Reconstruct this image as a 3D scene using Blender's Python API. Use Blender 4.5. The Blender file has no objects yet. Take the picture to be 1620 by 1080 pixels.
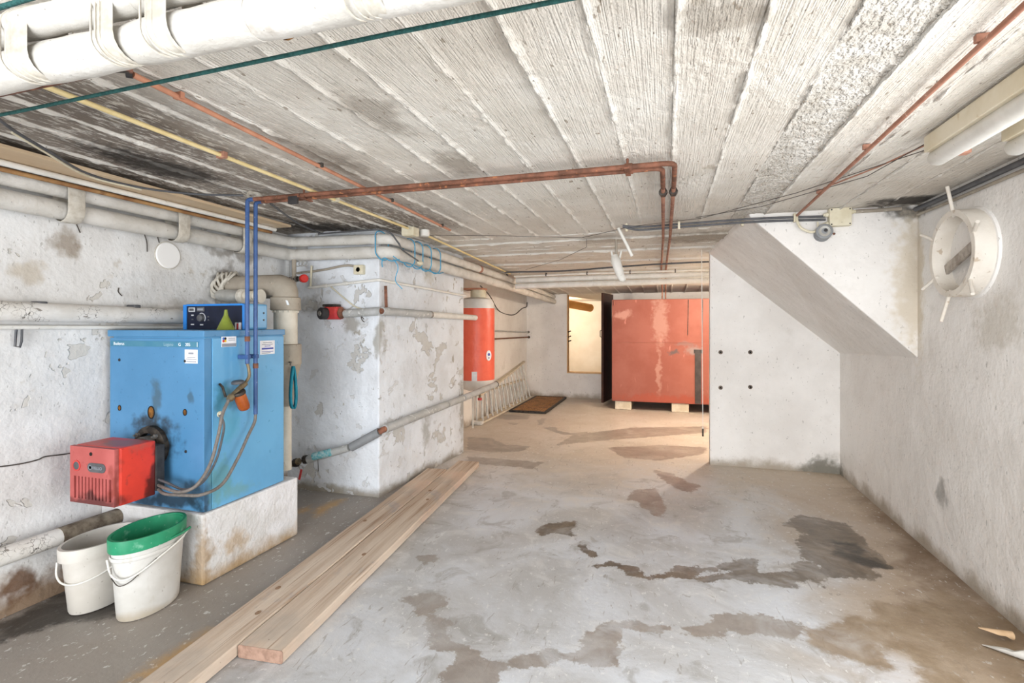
import bpy, bmesh, math, random
import numpy as np
from mathutils import Vector

random.seed(7)
S = bpy.context.scene
COL = S.collection
R = math.radians

# ------------------------------------------------------------------ camera
F_PX, VX, HY, EYE = 810.0, 1055.0, 512.0, 1.45
YAW = math.atan((VX - 810) / F_PX)
CA, SA = math.cos(YAW), math.sin(YAW)
cam = bpy.data.cameras.new('camera')
cam.sensor_width = 36
cam.lens = 36 * F_PX / 1620
cam.shift_y = -(540 - HY) / 1620
cam.clip_start = 0.05
cam_o = bpy.data.objects.new('camera', cam)
COL.objects.link(cam_o)
cam_o.location = (0, 0, EYE)
cam_o.rotation_euler = (R(90), 0, YAW)
S.camera = cam_o

# ------------------------------------------------------------------ world, daylight, exposure
S.view_settings.view_transform = 'Standard'
S.view_settings.look = 'None'
S.view_settings.gamma = 1.0
S.view_settings.use_curve_mapping = False
S.view_settings.exposure = 0.82
W = bpy.data.worlds.new('overcast_sky')
S.world = W
W.use_nodes = True
W.node_tree.nodes['Background'].inputs[0].default_value = (0.80, 0.90, 1.0, 1)
W.node_tree.nodes['Background'].inputs[1].default_value = 1.0


def area(name, loc, rot, sx, sy, power, col):
    l = bpy.data.lights.new(name, 'AREA')
    l.shape = 'RECTANGLE'
    l.size, l.size_y, l.energy, l.color = sx, sy, power, col
    o = bpy.data.objects.new(name, l)
    COL.objects.link(o)
    o.location, o.rotation_euler = loc, rot
    return o


# daylight through the open garage door behind the camera and the opening in the right wall
area('daylight_rear', (-0.8, -4.2, 1.3), (R(90), 0, 0), 5.0, 2.6, 330, (0.96, 0.975, 1.0))
area('daylight_side', (1.62, 1.2, 1.15), (R(84), 0, R(90)), 2.2, 1.4, 31, (1.0, 0.985, 0.96))


def bulb(name, loc, power, col, r=0.06):
    l = bpy.data.lights.new(name, 'POINT')
    l.energy, l.color, l.shadow_soft_size = power, col, r
    o = bpy.data.objects.new(name, l)
    COL.objects.link(o)
    o.location = loc
    return o


bulb('back_room_bulb_light', (-2.3, 11.2, 1.75), 32, (1.0, 0.84, 0.64))
bulb('tank_side_bulb_light', (1.05, 7.3, 1.9), 78, (1.0, 0.87, 0.72))

S.cycles.use_denoising = True
S.cycles.max_bounces = 7
S.cycles.diffuse_bounces = 6
S.cycles.glossy_bounces = 2
S.cycles.adaptive_threshold = 0.02


# ------------------------------------------------------------------ picture point -> place on a known plane
def ray(px, py):
    u, v = (px - 810) / F_PX, (HY - py) / F_PX
    return (-SA + u * CA, CA + u * SA, v)


def onx(px, py, X):
    d = ray(px, py); t = X / d[0]
    return (X, d[1] * t, EYE + d[2] * t)


def ony(px, py, Y):
    d = ray(px, py); t = Y / d[1]
    return (d[0] * t, Y, EYE + d[2] * t)


def onz(px, py, z):
    d = ray(px, py); t = (z - EYE) / d[2]
    return (d[0] * t, d[1] * t, z)


# ------------------------------------------------------------------ materials
def lin(c):
    if isinstance(c, str):
        c = [int(c[i:i + 2], 16) / 255 for i in (0, 2, 4)]
    return tuple(x / 12.92 if x <= 0.04045 else ((x + 0.055) / 1.055) ** 2.4 for x in c[:3]) + (1,)


class NT:
    def __init__(s, m):
        s.t = m.node_tree; s.n = s.t.nodes; s.l = s.t.links

    def new(s, typ, **kw):
        n = s.n.new(typ)
        for k, v in kw.items():
            setattr(n, k, v)
        return n

    def set(s, sock, v):
        if isinstance(v, bpy.types.NodeSocket):
            s.l.new(v, sock)
        elif v is not None:
            sock.default_value = v

    def math(s, op, a, b=None, c=None, clamp=False):
        n = s.new('ShaderNodeMath', operation=op, use_clamp=clamp)
        s.set(n.inputs[0], a); s.set(n.inputs[1], b)
        if c is not None:
            s.set(n.inputs[2], c)
        return n.outputs[0]

    def vmath(s, op, a, b=None):
        n = s.new('ShaderNodeVectorMath', operation=op)
        s.set(n.inputs[0], a); s.set(n.inputs[1], b)
        return n.outputs['Value'] if op in ('LENGTH', 'DISTANCE') else n.outputs[0]

    def noise(s, vec, scale, detail=4, rough=0.55, dist=0.0):
        n = s.new('ShaderNodeTexNoise')
        s.set(n.inputs['Vector'], vec)
        n.inputs['Scale'].default_value = scale
        n.inputs['Detail'].default_value = detail
        n.inputs['Roughness'].default_value = rough
        n.inputs['Distortion'].default_value = dist
        return n

    def ramp(s, v, a, b, to0=0.0, to1=1.0):
        n = s.new('ShaderNodeMapRange', interpolation_type='SMOOTHSTEP')
        s.set(n.inputs[0], v)
        n.inputs[1].default_value, n.inputs[2].default_value = a, b
        n.inputs[3].default_value, n.inputs[4].default_value = to0, to1
        return n.outputs[0]

    def mix(s, f, a, b):
        n = s.new('ShaderNodeMix', data_type='RGBA')
        s.set(n.inputs[0], f); s.set(n.inputs[6], a); s.set(n.inputs[7], b)
        return n.outputs[2]


def mat(name, col, col2=None, vs=3.0, vlo=0.35, vhi=0.65, rough=0.7, metal=0.0, spots=(), blobs=(), bump=(), cracks=None,
        coord='object', stretch=(1, 1, 1), extra=None, emit=None, spec=0.3, trans=0.0, flakes=()):
    """spots: (colour, scale, lo, hi, stretch, strength); blobs: (centre, radii, colour, strength); bump: (scale, distance, stretch)"""
    m = bpy.data.materials.new(name)
    m.use_nodes = True
    t = NT(m)
    b = t.n['Principled BSDF']
    if coord == 'world':
        P = t.new('ShaderNodeNewGeometry').outputs['Position']
    else:
        P = t.new('ShaderNodeTexCoord').outputs['Object']

    def st(v):
        return P if tuple(v) == (1, 1, 1) else t.vmath('MULTIPLY', P, v)
    c = lin(col)
    if col2 is not None:
        f = t.ramp(t.noise(st(stretch), vs, 6, 0.6).outputs[0], vlo, vhi)
        c = t.mix(f, lin(col), lin(col2))
    if extra:
        c = extra(t, P, c)
    for sp in spots:
        colr, sc, lo, hi = sp[:4]
        sv = sp[4] if len(sp) > 4 else (1, 1, 1)
        amt = sp[5] if len(sp) > 5 else 1.0
        f = t.ramp(t.noise(st(sv), sc, 4 if sc < 15 else 2, 0.62).outputs[0], lo, hi, 0, amt)
        c = t.mix(f, c, lin(colr))
    if blobs:
        nz = t.noise(P, 7.0, 2).outputs['Color']
        Pd = t.vmath('ADD', P, t.vmath('MULTIPLY', t.vmath('SUBTRACT', nz, (0.5, 0.5, 0.5)), (0.18, 0.18, 0.18)))
        nf = t.noise(P, 24.0, 2).outputs[0]
        for cen, rad, colr, amt in blobs:
            v = t.vmath('DIVIDE', t.vmath('SUBTRACT', Pd, cen), rad)
            d = t.vmath('LENGTH', v)
            f = t.ramp(t.math('ADD', d, t.math('MULTIPLY', t.math('SUBTRACT', nf, 0.5), 0.8)), 1.0, 0.35, 0, amt)
            c = t.mix(f, c, lin(colr))
    if cracks:
        sc, wd, colr = cracks
        vo = t.new('ShaderNodeTexVoronoi', feature='DISTANCE_TO_EDGE')
        t.set(vo.inputs['Vector'], t.vmath('ADD', P, t.vmath('MULTIPLY', t.noise(P, 14).outputs['Color'], (0.08, 0.08, 0.08))))
        vo.inputs['Scale'].default_value = sc
        f = t.ramp(vo.outputs[0], wd, wd * 0.3)
        f = t.math('MULTIPLY', f, t.ramp(t.noise(P, 5).outputs[0], 0.48, 0.62))
        c = t.mix(f, c, lin(colr))
    t.set(b.inputs['Base Color'], c)
    b.inputs['Roughness'].default_value = rough
    b.inputs['Metallic'].default_value = metal
    b.inputs['Specular IOR Level'].default_value = spec
    if trans:
        b.inputs['Transmission Weight'].default_value = trans
    if emit:
        b.inputs['Emission Color'].default_value = lin(emit[0])
        b.inputs['Emission Strength'].default_value = emit[1]
    h = None
    for colr, sc, lo, hi, depth in flakes:      # paint flaked off down to the render
        f = t.ramp(t.noise(P, sc, 4, 0.6, 0.4).outputs[0], lo, hi)
        c = t.mix(t.math('MULTIPLY', f, 0.8), c, lin(colr))
        v = t.math('MULTIPLY', f, -depth)
        h = v if h is None else t.math('ADD', h, v)
    t.set(b.inputs['Base Color'], c)
    for sc, dist, sv in bump:
        v = t.math('MULTIPLY', t.noise(st(sv), sc, 3 if sc < 40 else 1.5, 0.6).outputs[0], dist)
        h = v if h is None else t.math('ADD', h, v)
    if h is not None:
        bn = t.new('ShaderNodeBump')
        bn.inputs['Strength'].default_value = 1.0
        bn.inputs['Distance'].default_value = 1.0
        t.set(bn.inputs['Height'], h)
        t.set(b.inputs['Normal'], bn.outputs[0])
    return m


U1 = (1, 1, 1)
M = {}


# ------------------------------------------------------------------ geometry collector
def unit(v):
    v = np.asarray(v, float)
    return v / (np.linalg.norm(v) + 1e-12)


def fillet(pts, rad, k=6):
    pts = [np.array(p, float) for p in pts]
    out = [pts[0]]
    for a, b, c in zip(pts[:-2], pts[1:-1], pts[2:]):
        d0, d1 = a - b, c - b
        r = min(rad, np.linalg.norm(d0) * 0.48, np.linalg.norm(d1) * 0.48)
        p0, p1 = b + unit(d0) * r, b + unit(d1) * r
        for i in range(k + 1):
            s = i / k
            out.append((1 - s) ** 2 * p0 + 2 * s * (1 - s) * b + s * s * p1)
    out.append(pts[-1])
    return out


def smooth_path(pts, k=6):
    """Catmull-Rom through the points"""
    p = [np.array(q, float) for q in pts]
    p = [2 * p[0] - p[1]] + p + [2 * p[-1] - p[-2]]
    out = []
    for i in range(1, len(p) - 2):
        for j in range(k):
            s = j / k
            out.append(0.5 * (2 * p[i] + (p[i + 1] - p[i - 1]) * s + (2 * p[i - 1] - 5 * p[i] + 4 * p[i + 1] - p[i + 2]) * s * s
                              + (3 * p[i] - p[i - 1] - 3 * p[i + 1] + p[i + 2]) * s ** 3))
    out.append(p[-2])
    return out


class G:
    def __init__(s):
        s.v, s.f = [], []

    def add(s, vs, fs):
        o = len(s.v)
        s.v += [tuple(map(float, v)) for v in vs]
        s.f += [tuple(i + o for i in f) for f in fs]
        return s

    def box(s, lo, hi):
        (a, b, c), (d, e, f) = lo, hi
        return s.add([(a, b, c), (d, b, c), (d, e, c), (a, e, c), (a, b, f), (d, b, f), (d, e, f), (a, e, f)],
                     [(0, 3, 2, 1), (4, 5, 6, 7), (0, 1, 5, 4), (1, 2, 6, 5), (2, 3, 7, 6), (3, 0, 4, 7)])

    def obox(s, c, ax, ay, az, hx, hy, hz):
        c, ax, ay, az = [np.array(q, float) for q in (c, ax, ay, az)]
        vs = [c + ax * i * hx + ay * j * hy + az * k * hz for k in (-1, 1) for j in (-1, 1) for i in (-1, 1)]
        return s.add(vs, [(0, 2, 3, 1), (4, 5, 7, 6), (0, 1, 5, 4), (1, 3, 7, 5), (3, 2, 6, 7), (2, 0, 4, 6)])

    def tube(s, pts, r, n=12, caps=True, wob=0.0):
        pts = [np.array(p, float) for p in pts]
        m = len(pts)
        rr = r if hasattr(r, '__len__') else [r] * m
        tang = [unit(pts[min(i + 1, m - 1)] - pts[max(i - 1, 0)]) for i in range(m)]
        up = np.array([0, 0, 1.0]) if abs(tang[0][2]) < 0.9 else np.array([0, 1.0, 0])
        nrm = unit(np.cross(np.cross(tang[0], up), tang[0]))
        vs = []
        for i in range(m):
            nrm = unit(nrm - tang[i] * np.dot(nrm, tang[i]))
            bi = np.cross(tang[i], nrm)
            for k in range(n):
                a = 2 * math.pi * k / n
                q = rr[i] * (1 + (random.uniform(-wob, wob) if wob else 0))
                vs.append(pts[i] + q * (math.cos(a) * nrm + math.sin(a) * bi))
        fs = [(i * n + k, i * n + (k + 1) % n, (i + 1) * n + (k + 1) % n, (i + 1) * n + k) for i in range(m - 1) for k in range(n)]
        if caps:
            fs += [tuple(range(n - 1, -1, -1)), tuple(range((m - 1) * n, m * n))]
        return s.add(vs, fs)

    def lathe(s, prof, c, axis=(0, 0, 1), n=24, close=False, sx=1.0, sy=1.0, rot=0.0, caps=True):
        """prof: (radius, height along axis); close joins last ring to first"""
        az = unit(axis)
        up = np.array([0, 0, 1.0]) if abs(az[2]) < 0.9 else np.array([1.0, 0, 0])
        ax = unit(np.cross(up, az)) if abs(az[2]) < 0.9 else np.array([1.0, 0, 0])
        ay = np.cross(az, ax)
        ax, ay = ax * math.cos(rot) + ay * math.sin(rot), -ax * math.sin(rot) + ay * math.cos(rot)
        c = np.array(c, float)
        vs = [c + az * h + r * (sx * math.cos(2 * math.pi * k / n) * ax + sy * math.sin(2 * math.pi * k / n) * ay) for r, h in prof for k in range(n)]
        m = len(prof)
        rng = range(m if close else m - 1)
        fs = [(i * n + k, i * n + (k + 1) % n, ((i + 1) % m) * n + (k + 1) % n, ((i + 1) % m) * n + k) for i in rng for k in range(n)]
        if caps and not close:
            if prof[0][0] > 1e-4:
                fs.append(tuple(range(n - 1, -1, -1)))
            if prof[-1][0] > 1e-4:
                fs.append(tuple(range((m - 1) * n, m * n)))
        return s.add(vs, fs)

    def prism(s, poly, d):
        """poly: 3D ring, d: extrusion vector"""
        n = len(poly)
        p = [np.array(q, float) for q in poly]
        d = np.array(d, float)
        return s.add(p + [q + d for q in p], [tuple(range(n - 1, -1, -1)), tuple(range(n, 2 * n))] + [(i, (i + 1) % n, n + (i + 1) % n, n + i) for i in range(n)])

    def obj(s, name, m, parent=None, bevel=0.0, smooth=None, loc=None, label=None):
        me = bpy.data.meshes.new(name)
        off = np.zeros(3)
        if parent is not None:
            r = parent
            while r.parent:
                r = r.parent
            off = np.array(r.location)
        elif loc is not None:
            off = np.array(loc, float)
        me.from_pydata([tuple(np.array(v) - off) for v in s.v], [], s.f)
        bm = bmesh.new()
        bm.from_mesh(me)
        if smooth:
            bmesh.ops.remove_doubles(bm, verts=bm.verts, dist=1e-6)
        if bevel:
            bmesh.ops.bevel(bm, geom=list(bm.edges), offset=bevel, segments=2, affect='EDGES', profile=0.6)
        bmesh.ops.recalc_face_normals(bm, faces=bm.faces)
        bm.to_mesh(me)
        bm.free()
        if smooth:
            me.polygons.foreach_set('use_smooth', [True] * len(me.polygons))
            me.set_sharp_from_angle(angle=R(smooth))
        me.materials.append(m)
        o = bpy.data.objects.new(name, me)
        COL.objects.link(o)
        if parent is not None:
            o.parent = parent
        elif loc is not None:
            o.location = loc
        if label:
            o['label'] = label
        return o


def tag(o, label, cat, group=None, kind=None):
    o['label'] = label
    o['category'] = cat
    if group:
        o['group'] = group
    if kind:
        o['kind'] = kind
    return o


def thing(name, label, cat, loc=(0, 0, 0), group=None):
    o = bpy.data.objects.new(name, None)
    o.empty_display_size = 0.1
    COL.objects.link(o)
    o.location = loc
    return tag(o, label, cat, group)


def text_mesh(name, body, size, origin, xdir, ydir, m, parent, depth=0.0008, align='LEFT'):
    """flat lettering laid on a surface"""
    cu = bpy.data.curves.new(name, 'FONT')
    cu.body, cu.size, cu.extrude, cu.align_x = body, size, depth, align
    o = bpy.data.objects.new(name, cu)
    COL.objects.link(o)
    dg = bpy.context.evaluated_depsgraph_get()
    dg.update()
    me = bpy.data.meshes.new_from_object(o.evaluated_get(dg))
    bpy.data.objects.remove(o)
    bpy.data.curves.remove(cu)
    r = parent
    while r.parent:
        r = r.parent
    xd, yd = unit(xdir), unit(ydir)
    zd = np.cross(xd, yd)
    og = np.array(origin, float) - np.array(r.location)
    for v in me.vertices:
        v.co = Vector(og + xd * v.co.x + yd * v.co.y + zd * v.co.z)
    me.materials.clear()
    me.materials.append(m)
    q = bpy.data.objects.new(name, me)
    COL.objects.link(q)
    q.parent = parent
    return q


# value noise for real relief
_rs = np.random.RandomState(11)
_lat = _rs.rand(256, 256)


def vnoise(x, y):
    x, y = np.asarray(x, float), np.asarray(y, float)
    xi, yi = np.floor(x).astype(int), np.floor(y).astype(int)
    fx, fy = x - xi, y - yi
    fx, fy = fx * fx * (3 - 2 * fx), fy * fy * (3 - 2 * fy)
    g = lambda a, b: _lat[a % 256, b % 256]
    return (g(xi, yi) * (1 - fx) + g(xi + 1, yi) * fx) * (1 - fy) + (g(xi, yi + 1) * (1 - fx) + g(xi + 1, yi + 1) * fx) * fy


def fbm(x, y, o=4):
    a, s, t = 0.5, 0, 0
    for i in range(o):
        s = s + a * vnoise(x * 2 ** i + 17 * i, y * 2 ** i + 31 * i); t += a; a *= 0.55
    return s / t


def grid_obj(name, X, Y, Z, m, parent=None, attrs=None, smooth=True, flip=False):
    nr, nc = X.shape
    idx = np.arange(nr * nc).reshape(nr, nc)
    q = np.stack([idx[:-1, :-1], idx[:-1, 1:], idx[1:, 1:], idx[1:, :-1]], -1).reshape(-1, 4)
    if flip:
        q = q[:, ::-1]
    me = bpy.data.meshes.new(name)
    nv, nf = nr * nc, len(q)
    me.vertices.add(nv); me.loops.add(nf * 4); me.polygons.add(nf)
    me.vertices.foreach_set('co', np.stack([X, Y, Z], -1).astype(np.float32).ravel())
    me.loops.foreach_set('vertex_index', q.astype(np.int32).ravel())
    me.polygons.foreach_set('loop_start', np.arange(0, nf * 4, 4, dtype=np.int32))
    me.polygons.foreach_set('use_smooth', np.full(nf, smooth))
    for k, a in (attrs or {}).items():
        at = me.attributes.new(k, 'FLOAT', 'POINT')
        at.data.foreach_set('value', a.astype(np.float32).ravel())
    me.update(calc_edges=True)
    me.validate()
    me.materials.append(m)
    o = bpy.data.objects.new(name, me)
    COL.objects.link(o)
    o.parent = parent
    return o


# ================================================================== the room
XL, XR, YF, YB, HC = -3.22, 1.60, 9.95, -2.4, 2.24
XFL = -2.70                      # left wall beyond the chimney block
YC0, YC1, XC0, XC1 = 3.77, 5.39, -2.30, -2.20
SLOPE = (2.03 - HC) / (9.95 - 4.5)


def zc(y):
    return HC if y < 4.5 else HC + SLOPE * (y - 4.5)


DIRT = [('8d8a84', 48, 0.68, 0.71, (1, 1, 0.5), 0.5), ('4b4742', 95, 0.735, 0.76, U1, 0.8), ('a39a8c', 2.3, 0.60, 0.78, U1, 0.35)]
WBUMP = [(6, 0.012, U1), (45, 0.0025, U1), (160, 0.0007, U1)]


def low_damp(z0, col, amt, top):
    def f(t, P, c):
        sep = t.new('ShaderNodeSeparateXYZ'); t.set(sep.inputs[0], P)
        n = t.noise(P, 3.2, 6, 0.65).outputs[0]
        h = t.math('ADD', sep.outputs[2], t.math('MULTIPLY', t.math('SUBTRACT', 0.5, n), top * 2.2))
        return t.mix(t.ramp(h, top, z0, 0, amt), c, lin(col))
    return f


M['wall_white'] = mat('painted plaster', 'e6e3df', 'dad6d1', 1.6, rough=0.8, coord='world', spots=DIRT, bump=WBUMP,
                      extra=low_damp(0.0, '8a7a63', 0.75, 0.12),
                      blobs=[((1.45, 5.62, 0.03), (0.28, 0.2, 0.14), '77746a', 0.9), ((1.6, 3.75, 0.42), (0.1, 0.09, 0.12), '8a8782', 0.7),
                             ((1.55, 4.03, 2.2), (0.16, 0.2, 0.09), '2c2824', 0.9), ((1.58, 4.03, 1.7), (0.18, 0.1, 0.7), 'c9bda9', 0.8),
                             ((1.6, 3.2, 1.45), (0.1, 0.28, 0.2), 'bdb6aa', 0.6)])
M['wall_left'] = mat('old white wall paint', 'e0e0df', 'cfcdca', 2.1, rough=0.8, coord='world', bump=WBUMP, flakes=[('c4c0b8', 4.2, 0.655, 0.665, 0.004)],
                     spots=DIRT + [('b9b0a2', 4.5, 0.62, 0.72, U1, 0.7)],
                     extra=low_damp(0.05, '7a5f42', 0.9, 0.22),
                     blobs=[((XL, 2.02, 1.92), (0.2, 0.11, 0.12), '8b7c6a', 0.75), ((XL, 3.12, 1.75), (0.2, 0.22, 0.2), '6d6459', 0.8),
                            ((XL, 3.1, 1.3), (0.2, 0.12, 0.5), '9d9488', 0.6), ((XL, 2.9, 1.55), (0.2, 0.5, 0.08), '8d857a', 0.5),
                            ((XL, 1.85, 1.72), (0.2, 0.10, 0.08), 'b6ab9a', 0.7), ((XL, 3.2, 2.0), (0.2, 0.4, 0.06), '7d7468', 0.7),
                            ((-3.14, 1.75, 0.13), (0.2, 0.13, 0.10), '5f4127', 0.9), ((-3.14, 2.1, 0.1), (0.2, 0.2, 0.25), '6c5335', 0.8)])
M['column'] = mat('flaking white limewash', 'dbdfe4', 'cbcdd0', 2.2, rough=0.85, coord='world', bump=[(5, 0.02, U1), (24, 0.006, U1), (120, 0.001, U1)], flakes=[('b7b4ae', 3.4, 0.60, 0.612, 0.006), ('c6c6c6', 8.0, 0.62, 0.632, 0.004)],
                  spots=[('a8a49b', 5.0, 0.665, 0.68, (1, 1, 0.7), 0.95), ('8f8b83', 13, 0.70, 0.715, (1, 1, 0.55), 0.9), ('55524d', 60, 0.73, 0.75, (1, 1, 0.7), 0.8)],
                  extra=low_damp(0.0, '83796a', 0.85, 0.10),
                  blobs=[((-2.19, 5.36, 0.5), (0.12, 0.10, 0.5), '8f8a80', 0.8), ((-2.30, 3.77, 1.35), (0.06, 0.14, 0.25), '98948b', 0.8),
                         ((-2.55, 3.77, 1.46), (0.14, 0.06, 0.13), '9a958c', 0.85), ((-2.25, 4.55, 0.42), (0.1, 0.12, 0.24), 'a7a7a4', 0.9),
                         ((-3.0, 3.77, 1.6), (0.22, 0.06, 0.12), '8e887d', 0.6), ((-2.9, 3.77, 0.0), (0.6, 0.06, 0.08), '8e8677', 0.7),
                         ((-2.25, 4.6, 1.95), (0.1, 0.16, 0.14), 'b5b0a4', 0.7)])


def ceil_col(t, P, c):
    sep = t.new('ShaderNodeSeparateXYZ'); t.set(sep.inputs[0], P)
    n = t.noise(t.vmath('MULTIPLY', P, (1.6, 0.5, 1)), 2.0, 5).outputs[0]
    x = t.math('ADD', sep.outputs[0], t.math('MULTIPLY', t.math('SUBTRACT', n, 0.5), 1.3))
    far = t.ramp(sep.outputs[1], 4.6, 3.6)
    soot = t.math('MULTIPLY', t.ramp(x, -1.3, -2.1), far)
    rdg = t.new('ShaderNodeAttribute', attribute_name='ridge').outputs['Fac']
    soot = t.math('MULTIPLY', soot, t.ramp(rdg, 0.15, 0.6, 1.0, 0.12))
    c = t.mix(t.ramp(rdg, 0.2, 0.7, 0, 0.6), c, lin('e6e3dc'))
    brk = t.ramp(t.noise(t.vmath('MULTIPLY', P, (1, 0.3, 1)), 46, 4, 0.7).outputs[0], 0.62, 0.50, 0.25, 1.0)
    c = t.mix(t.math('MULTIPLY', t.math('MULTIPLY', soot, brk), 0.86), c, lin('5a4c40'))
    warm = t.ramp(t.noise(P, 0.9, 3).outputs[0], 0.35, 0.7, 0, 0.45)
    return t.mix(warm, c, lin('d6ccbf'))


M['ceiling'] = mat('limewashed board-marked concrete', 'e1ddd5', 'd2ccc2', 3.0, rough=0.9, coord='world', extra=ceil_col,
                   spots=[('8f8373', 34, 0.68, 0.72, (1, 0.35, 1), 0.8), ('5c5145', 85, 0.72, 0.745, (1, 0.5, 1), 0.85), ('a99b88', 7, 0.66, 0.74, U1, 0.5)],
                   bump=[(190, 0.007, (1, 0.025, 1)), (34, 0.008, (1, 0.5, 1)), (110, 0.004, U1)],
                   blobs=[((1.5, 3.9, 2.24), (0.32, 0.2, 0.2), '2d2824', 0.92), ((-2.75, 3.55, 2.24), (0.45, 0.35, 0.2), '221c18', 0.9),
                          ((0.3, 4.9, 2.22), (0.5, 0.35, 0.2), '8c8070', 0.75), ((-0.55, 4.75, 2.22), (0.3, 0.25, 0.2), 'a0968a', 0.6),
                          ((-2.45, 1.95, 2.24), (0.2, 0.5, 0.2), '1c1714', 0.85), ((-1.55, 2.1, 2.24), (0.12, 0.5, 0.2), '7b7064', 0.6),
                          ((-1.05, 1.7, 2.24), (0.12, 0.3, 0.2), '857a6d', 0.6), ((0.14, 1.42, 2.24), (0.16, 0.12, 0.2), '93887a', 0.6),
                          ((-1.0, 2.35, 2.24), (0.14, 0.25, 0.2), '8a7f72', 0.6)])
M['ceiling_rough'] = mat('coarse white concrete', 'd9d5ce', 'c4beb4', 9.0, rough=0.92, coord='world',
                         spots=[('94897a', 60, 0.62, 0.68, (1, 0.4, 1), 0.7)], bump=[(70, 0.02, (1, 0.5, 1)), (160, 0.007, U1)])


# ---- floor with its damp stains
def px_poly(pts, sc=1.0, ox=0.0, oy=0.0):
    return np.array([onz(x / sc + ox, y / sc + oy, 0.0)[:2] for x, y in pts])


A, B5, F6, B6 = (3.376, 1200, 760), (2.7, 600, 700), (8.1, 730, 560), (3.857, 440, 560)
WET = [px_poly([(135, 225), (215, 180), (350, 205), (480, 235), (560, 300), (640, 390), (720, 470), (610, 455), (650, 510), (590, 530), (480, 515), (400, 515), (340, 530),
                (355, 575), (290, 535), (215, 540), (215, 580), (90, 560), (0, 545), (-140, 530), (-300, 545), (-330, 520), (-120, 480), (0, 490), (100, 490), (190, 470), (190, 440), (260, 430),
                (330, 460), (300, 430), (240, 415), (200, 370), (220, 330), (190, 310), (260, 285), (150, 240)], *A),
       px_poly([(1620, 490), (1480, 510), (1390, 530), (1260, 520), (1230, 560), (1140, 570), (1100, 530), (990, 505), (960, 520), (910, 525), (1000, 530), (1080, 570), (1150, 585),
                (1240, 575), (1340, 580), (1390, 550), (1500, 550), (1570, 580), (1620, 595)], *B5),
       px_poly([(665, 380), (720, 340), (840, 335), (845, 355), (820, 385), (850, 415), (890, 450), (950, 485), (890, 495), (880, 470), (850, 440), (830, 400), (740, 380), (700, 395)], *B5)]
DAMP = [px_poly([(90, 670), (180, 640), (280, 650), (290, 690), (240, 715), (250, 745), (310, 765), (280, 810), (340, 850), (430, 880), (440, 920), (540, 925), (600, 900), (750, 885),
                 (770, 905), (840, 890), (880, 810), (1000, 765), (1080, 750), (1160, 775), (1250, 785), (1250, 805), (1170, 810), (1090, 795), (1030, 795), (1030, 880), (1000, 960),
                 (950, 965), (850, 935), (760, 930), (690, 965), (620, 955), (560, 965), (510, 985), (510, 1060), (250, 1060), (260, 980), (320, 920), (310, 895), (230, 880), (210, 840),
                 (195, 770), (195, 740), (135, 740), (150, 705)], *B5),
        px_poly([(1290, 785), (1400, 775), (1430, 735), (1540, 722), (1620, 735), (1720, 760), (1800, 770), (1800, 850), (1720, 840), (1620, 810), (1560, 815), (1480, 800), (1500, 830), (1390, 835), (1330, 820)], *B5),
        px_poly([(1080, 200), (1180, 190), (1210, 240), (1225, 285), (1200, 320), (1150, 295), (1100, 250), (1060, 245)], *B5),
        px_poly([(1170, 115), (1250, 130), (1300, 160), (1370, 180), (1330, 215), (1260, 190), (1200, 150)], *B5),
        px_poly([(160, 485), (245, 478), (250, 495), (200, 515), (165, 500)], *B5),
        px_poly([(970, 20), (1200, 10), (1400, 20), (1380, 50), (1200, 75), (1050, 65)], *B5),
        px_poly([(440, 820), (530, 765), (880, 775), (850, 830), (620, 840)], *F6), px_poly([(580, 870), (740, 880), (700, 905), (610, 895)], *F6),
        px_poly([(970, 850), (1030, 820), (1090, 825), (1040, 900), (990, 905)], *F6), px_poly([(1040, 940), (1220, 930), (1230, 975), (1400, 1010), (1620, 990), (1620, 1030), (1300, 1030), (1160, 985)], *F6),
        px_poly([(1155, 505), (1300, 510), (1380, 550), (1540, 560), (1500, 590), (1300, 600), (1155, 580)], *B6),
        px_poly([(1155, 620), (1400, 640), (1620, 660), (1560, 700), (1480, 690), (1350, 680), (1155, 660)], *B6),
        px_poly([(905, 688), (1000, 676), (1118, 674), (1118, 684), (1040, 690), (960, 696), (880, 704)])]
BROWN = [px_poly([(240, 790), (380, 770), (500, 710), (580, 745), (640, 735), (570, 655), (650, 645), (760, 665), (880, 640), (960, 560), (1010, 600), (1400, 760), (1700, 900), (1700, 1300), (1000, 1300),
                  (880, 1080), (840, 1015), (910, 1010), (780, 930), (650, 870), (680, 940), (730, 990), (690, 1005), (600, 1000), (480, 945), (440, 960), (350, 905), (250, 860), (240, 815)], *A)]
BLACK = [px_poly([(0, 985), (115, 925), (180, 905), (215, 935), (190, 975), (100, 985), (0, 1015), (-80, 1040), (-80, 1000)]),
         px_poly([(403, 318), (520, 335), (600, 400), (700, 470), (610, 470), (480, 420), (400, 390)], *A)]


def poly_sd(poly, X, Y):
    """signed distance, positive inside"""
    d = np.full(X.shape, 1e9)
    ins = np.zeros(X.shape, bool)
    n = len(poly)
    for i in range(n):
        ax, ay = poly[i]; bx, by = poly[(i + 1) % n]
        ex, ey = bx - ax, by - ay
        t = np.clip(((X - ax) * ex + (Y - ay) * ey) / (ex * ex + ey * ey + 1e-12), 0, 1)
        d = np.minimum(d, np.hypot(X - ax - t * ex, Y - ay - t * ey))
        cr = ((ay > Y) != (by > Y)) & (X < (bx - ax) * (Y - ay) / (by - ay + 1e-15) + ax)
        ins ^= cr
    return np.where(ins, d, -d)


def union_sd(polys, X, Y):
    s = np.full(X.shape, -9.0)
    for p in polys:
        s = np.maximum(s, poly_sd(p, X, Y))
    return np.clip(s, -0.5, 0.5)


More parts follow.
